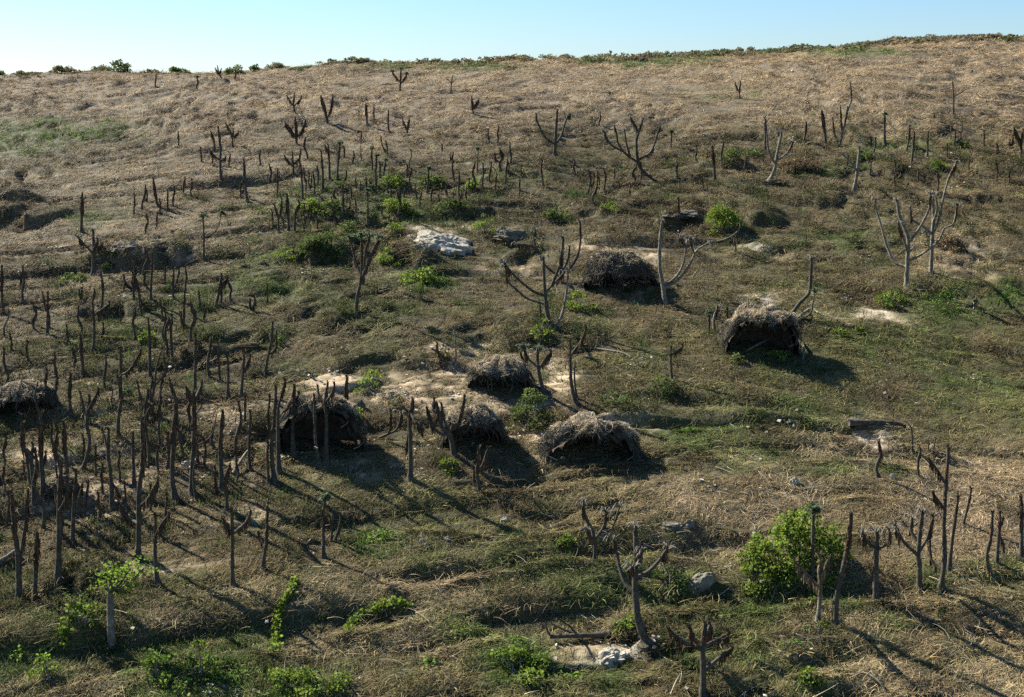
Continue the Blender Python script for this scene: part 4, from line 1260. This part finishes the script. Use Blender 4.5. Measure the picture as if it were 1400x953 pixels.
bush(462, 265, 34, 18, 'small green bush left of the fern clump uphill', 'darkleaf', group=G1)
bush(1000, 222, 34, 20, 'dark low bush below the bare slope, upper right', 'darkleaf', group=G1)
bush(1308, 204, 40, 11, 'dark bush far right on the upper slope', 'darkleaf', group=G1)
bush(1280, 232, 30, 12, 'small green bush left of the tan pole, upper right', 'leaf', group=G1)
bush(172, 540, 26, 18, 'pale green feathery bush among the left poles', 'frond', group=G1)
bush(148, 372, 22, 12, 'tiny bush under the left rock ledge', 'darkleaf', group=G1)
bush(440, 360, 60, 22, 'dark green bush under the green fern bank', 'darkleaf', group=G1)
bush(375, 480, 26, 34, 'dark narrow bush on the open slope left of centre', 'darkleaf', group=G1)
bush(196, 470, 34, 14, 'low lime bush among the upper left poles', 'leaf', group=G1)
bush(1110, 945, 40, 26, 'soft green tuft of grass and leaves at the bottom right', 'leaf', group=G1)
bush(110, 868, 50, 46, 'leafy bush left of the leaf-crowned sapling', 'leaf', group=G1)
bush(212, 940, 60, 46, 'leafy green bush below the shadow of the leaf-crowned sapling', 'leaf', group=G1)
bush(62, 945, 44, 54, 'tall-leaved green bush at the bottom left', 'leaf', group=G1)
bush(268, 935, 50, 60, 'upright leafy bush with yellowing leaves, bottom left', 'leaf', group=G1)
bush(392, 952, 80, 40, 'broad leafy bush with orange leaves at the bottom', 'leaf', group=G1)
bush(440, 945, 60, 30, 'dark hollow vine bush at the bottom, right of the orange leaves', 'leaf', group=G1)
bush(1300, 345, 50, 20, 'tan brush heap right of the great right candelabra tree', 'brushm', 'brush', group='dry brush heaps')
bush(1096, 238, 60, 15, 'tan brush heap uphill beside the pale leaning tree', 'brushm', 'brush', group='dry brush heaps')
bush(974, 215, 28, 22, 'tan hood of dead leaves over two dark stems', 'brushm', 'brush', group='dry brush heaps')
bush(252, 492, 30, 16, 'brown brush heap by the left poles', 'brushm', 'brush', group='dry brush heaps')
bush(538, 560, 26, 18, 'round brown dead bush on bare soil left of the pale crested mound', 'scrub', 'brush', group='dry brush heaps')
bush(606, 496, 18, 18, 'small rust-brown dead bush beside the thin bare stem', 'scrub', 'brush', group='dry brush heaps')

# vines: a leafy strand over hidden props, and the arching mat
def vine(name, label, pix, wpx, hpx, n, kind='leaf'):
    pts = [at(*p) for p in pix]; pa = catmull(pts, 8)
    pm = ppm(pts[0]); root = empty(name, pts[0]); tag(root, label, 'vine', 'leafy vines')
    A = np.array([list(p) for p in pa]); L = len(A)
    t = RNG.uniform(0, L - 1.001, n); i = t.astype(int); f = (t - i)[:, None]
    c = A[i] * (1 - f) + A[i + 1] * f
    r = wpx * pm / 2
    c = c + RNG.normal(0, 1, (n, 3)) * [r * .5, r * .5, 0]
    c[:, 2] += np.abs(RNG.normal(0, hpx * pm * 0.5, n)) + 0.05
    dd = rnd_side(n); dd[:, 2] -= .3; sd = np.cross(dd, RNG.normal(size=(n, 3))); sd /= np.linalg.norm(sd, axis=1)[:, None]
    s = 0.16 * RNG.uniform(.5, 1.3, n)
    v = RNG.uniform(.6, 1.4, n)
    m = MB(); m.strips(np.stack([c, c + dd * s[:, None] * .5, c + dd * s[:, None]], 1), sd, s[:, None] * np.array([.3, .9, .15])[None], np.stack([v * 1.05, v, v * .8], 1))
    m.build('foliage', M[kind], root)
    m = MB(); m.tube([p + Vector((0, 0, 0.12)) for p in pa], [0.03] * len(pa), 5); m.build('stem', M['twig'], root)
vine('creeping_vine', 'arching vine mat of overlapping bright leaves across dry grass', [(474, 866), (490, 850), (515, 838), (540, 828), (558, 838)], 14, 10, 900)
vine('creeping_vine', 'leafy vine strand climbing from the bottom, left of the vine mat', [(376, 895), (378, 870), (382, 840), (395, 818), (405, 800)], 13, 12, 800)
vine('creeping_vine', 'thin leafy vine trailing behind the big poles near the sapling', [(88, 892), (86, 870), (100, 850), (112, 835)], 14, 12, 400)

# leaf-crowned sapling
def sapling():
    base = at(153, 884); root = empty('leafy_tree', base); tag(root, 'leaf-crowned sapling with pale trunk and bright broad leaves, bottom left', 'tree')
    P = lambda x, y: onplane(x, y, base.y)
    tr = catmull([base - Vector((0, 0, .1)), P(151, 840), P(151, 812), P(153, 790)], 5)
    m = MB(); m.tube(tr, np.linspace(0.19, 0.12, len(tr)), 8, 1, .08); m.build('trunk', M['palebark'], root, smooth_=True)
    cs = []
    for tip in ((140, 797), (163, 780), (182, 772), (198, 776), (176, 788), (148, 782), (170, 800)):
        q = P(*tip); q.y += random.uniform(-.6, .6); cs.append(q)
        pa = catmull([P(152, 812), P(152, 812).lerp(q, .5) + Vector((0, 0, -.1)), q], 4)
        m = MB(); m.tube(pa, np.linspace(0.06, 0.025, len(pa)), 6); m.build('branch', M['bark'], root)
    n = 520; k = RNG.integers(0, len(cs), n); C = np.array([list(c) for c in cs])[k] + RNG.normal(0, .27, (n, 3))
    dd = rnd_side(n); sd = np.cross(dd, RNG.normal(size=(n, 3))); sd /= np.linalg.norm(sd, axis=1)[:, None]; s = .15 * RNG.uniform(.5, 1.3, n); v = RNG.uniform(.6, 1.4, n)
    m = MB(); m.strips(np.stack([C, C + dd * s[:, None] * .5, C + dd * s[:, None]], 1), sd, s[:, None] * np.array([.3, .9, .15])[None], np.stack([v, v, v * .8], 1))
    m.build('crown', M['leaf'], root)
sapling()

# ------------------------------------------------------------------ bushes along the skyline
SKY = [(14, 106, 34, 16, 'dark'), (52, 105, 20, 5, 'low'), (110, 106, 40, 10, 'flat'), (180, 103, 40, 20, 'round'), (158, 104, 26, 8, 'low'), (222, 101, 30, 5, 'low'), (260, 99, 24, 9, 'thin'), (332, 97, 24, 9, 'green'), (360, 96, 14, 10, 'thin'),
       (391, 97, 36, 14, 'dome'), (455, 96, 34, 9, 'brown'), (490, 93, 36, 10, 'green'), (500, 99, 26, 8, 'dome'), (547, 88, 44, 9, 'flat'), (580, 92, 30, 9, 'brown'), (600, 90, 16, 11, 'thin'), (622, 90, 24, 10, 'brown'), (658, 86, 56, 12, 'broad'), (700, 88, 22, 12, 'round'), (719, 83, 14, 10, 'thin'),
       (745, 82, 26, 9, 'green'), (772, 84, 40, 12, 'dome'), (800, 83, 30, 9, 'brown'), (855, 77, 40, 8, 'broad'), (895, 79, 36, 12, 'brown'), (930, 78, 46, 13, 'dark'), (968, 78, 46, 11, 'broad'), (1004, 76, 50, 14, 'tall'), (1044, 75, 30, 10, 'green'), (1098, 72, 46, 9, 'flat'), (1140, 69, 40, 8, 'brown'),
       (1202, 68, 36, 11, 'dark'), (1244, 67, 46, 11, 'broad'), (1290, 66, 28, 8, 'round'), (1330, 64, 20, 7, 'low'), (1352, 64, 40, 14, 'tall'), (1390, 62, 36, 14, 'broad')]
ADJ = dict(dark='dark round', low='very low', flat='flat-topped', round='twiggy round', thin='thin ragged', green='pale green', dome='domed', brown='brownish', broad='broad spreading', tall='tall ragged')
cnt = {}
for q in SKY: cnt[q[4]] = cnt.get(q[4], 0) + 1
seen = {}
ORD = ['first', 'second', 'third', 'fourth', 'fifth', 'sixth', 'seventh']
for (cx, by, wd, hh, k) in SKY:
    i = seen.get(k, 0); seen[k] = i + 1
    lb = f"{ADJ[k]} bush on the skyline" + (f", {ORD[i]} from the left of the {ADJ[k]} ones" if cnt[k] > 1 else '')
    # stands on the crest: foot at the crest line under its column
    right = cx > 430
    bush(cx, None, wd * (1.35 if right else 1.1), hh * (0.55 if right else 0.85) + 2, lb, 'scrub' if (right or k in ('brown', 'low', 'flat', 'broad', 'dome')) else 'darkleaf', 'skyline_bush', dens=1.6, size=0.26, lobes=12, depth=0.5, group='bushes along the skyline', stems=False)

# low scrub that fringes the crest, thicker to the right
pts = [crest(p) for p in np.linspace(-60, 1460, 300)]
cxs = np.array([p.x for p in pts]); cys = np.array([p.y for p in pts])
n = 2600
i = RNG.integers(0, 299, n); f = RNG.uniform(size=n)
X = cxs[i] * (1 - f) + cxs[i + 1] * f; Y = cys[i] * (1 - f) + cys[i + 1] * f - np.abs(RNG.normal(0, 4, n)) + 2
w_ = fbm(X / 7, Y / 7, 515, 2) + 0.40 * smooth(-60, 10, X) - 0.16
keep = w_ > 0
X, Y, w_ = X[keep], Y[keep], w_[keep]
g_ = smooth(-0.1, 0.3, fbm(X / 11, Y / 11, 616, 2))[:, None]
col = (np.array([0.185, 0.165, 0.105]) * (1 - g_) + np.array([0.11, 0.14, 0.06]) * g_) * RNG.uniform(0.6, 1.3, (len(X), 1))
ms = [leafclump('ridge_scrub_clump', 110, 0.6, 0.42, 0.17, M['fringe']) for k in range(5)]
scatter('ridge_scrub', ms, X, Y, RNG.uniform(0.6, 1.3, len(X)) * (0.65 + np.clip(w_, 0, 0.6) * 1.7) * (0.6 + 0.6 * smooth(-60, 20, X)), RNG.uniform(0, 6.28, len(X)), col, 'low tangled scrub fringing the crest of the hill')
for (cx, by, wd, hh, kd, lb) in ((418, 290, 36, 16, 'leaf', 'bright fern cushion below the thick pole clump uphill'), (455, 300, 40, 18, 'darkleaf', 'dark fern cushion right of the thick pole clump uphill'), (478, 330, 40, 20, 'darkleaf', 'dark fern thicket uphill of the leafy-tipped tall tree'),
        (505, 262, 26, 16, 'darkleaf', 'small dark fern at the foot of the green-topped pair'), (590, 262, 40, 14, 'darkleaf', 'dark low bush right of the fern clump uphill'), (640, 262, 30, 12, 'leaf', 'small bright bush among the upper stumps'), (575, 388, 56, 14, 'leaf', 'low bright herb patch below the limestone outcrop'),
        (408, 360, 30, 20, 'darkleaf', 'dark bush right of the small lime bush'), (760, 300, 46, 14, 'darkleaf', 'dark low bush uphill of the central many-armed trees'), (610, 290, 40, 16, 'darkleaf', 'dark bush beneath the tan stump uphill'), (1030, 215, 30, 12, 'darkleaf', 'flat dark bush left of the pale leaning many-armed tree'),
        (1180, 222, 34, 12, 'darkleaf', 'low dark bush under the green-topped tree, upper right'), (95, 388, 40, 12, 'darkleaf', 'low dark bush below the bare forked tree at left')):
    bush(cx, by, wd, hh, lb, kd, group=G1, size=0.2)
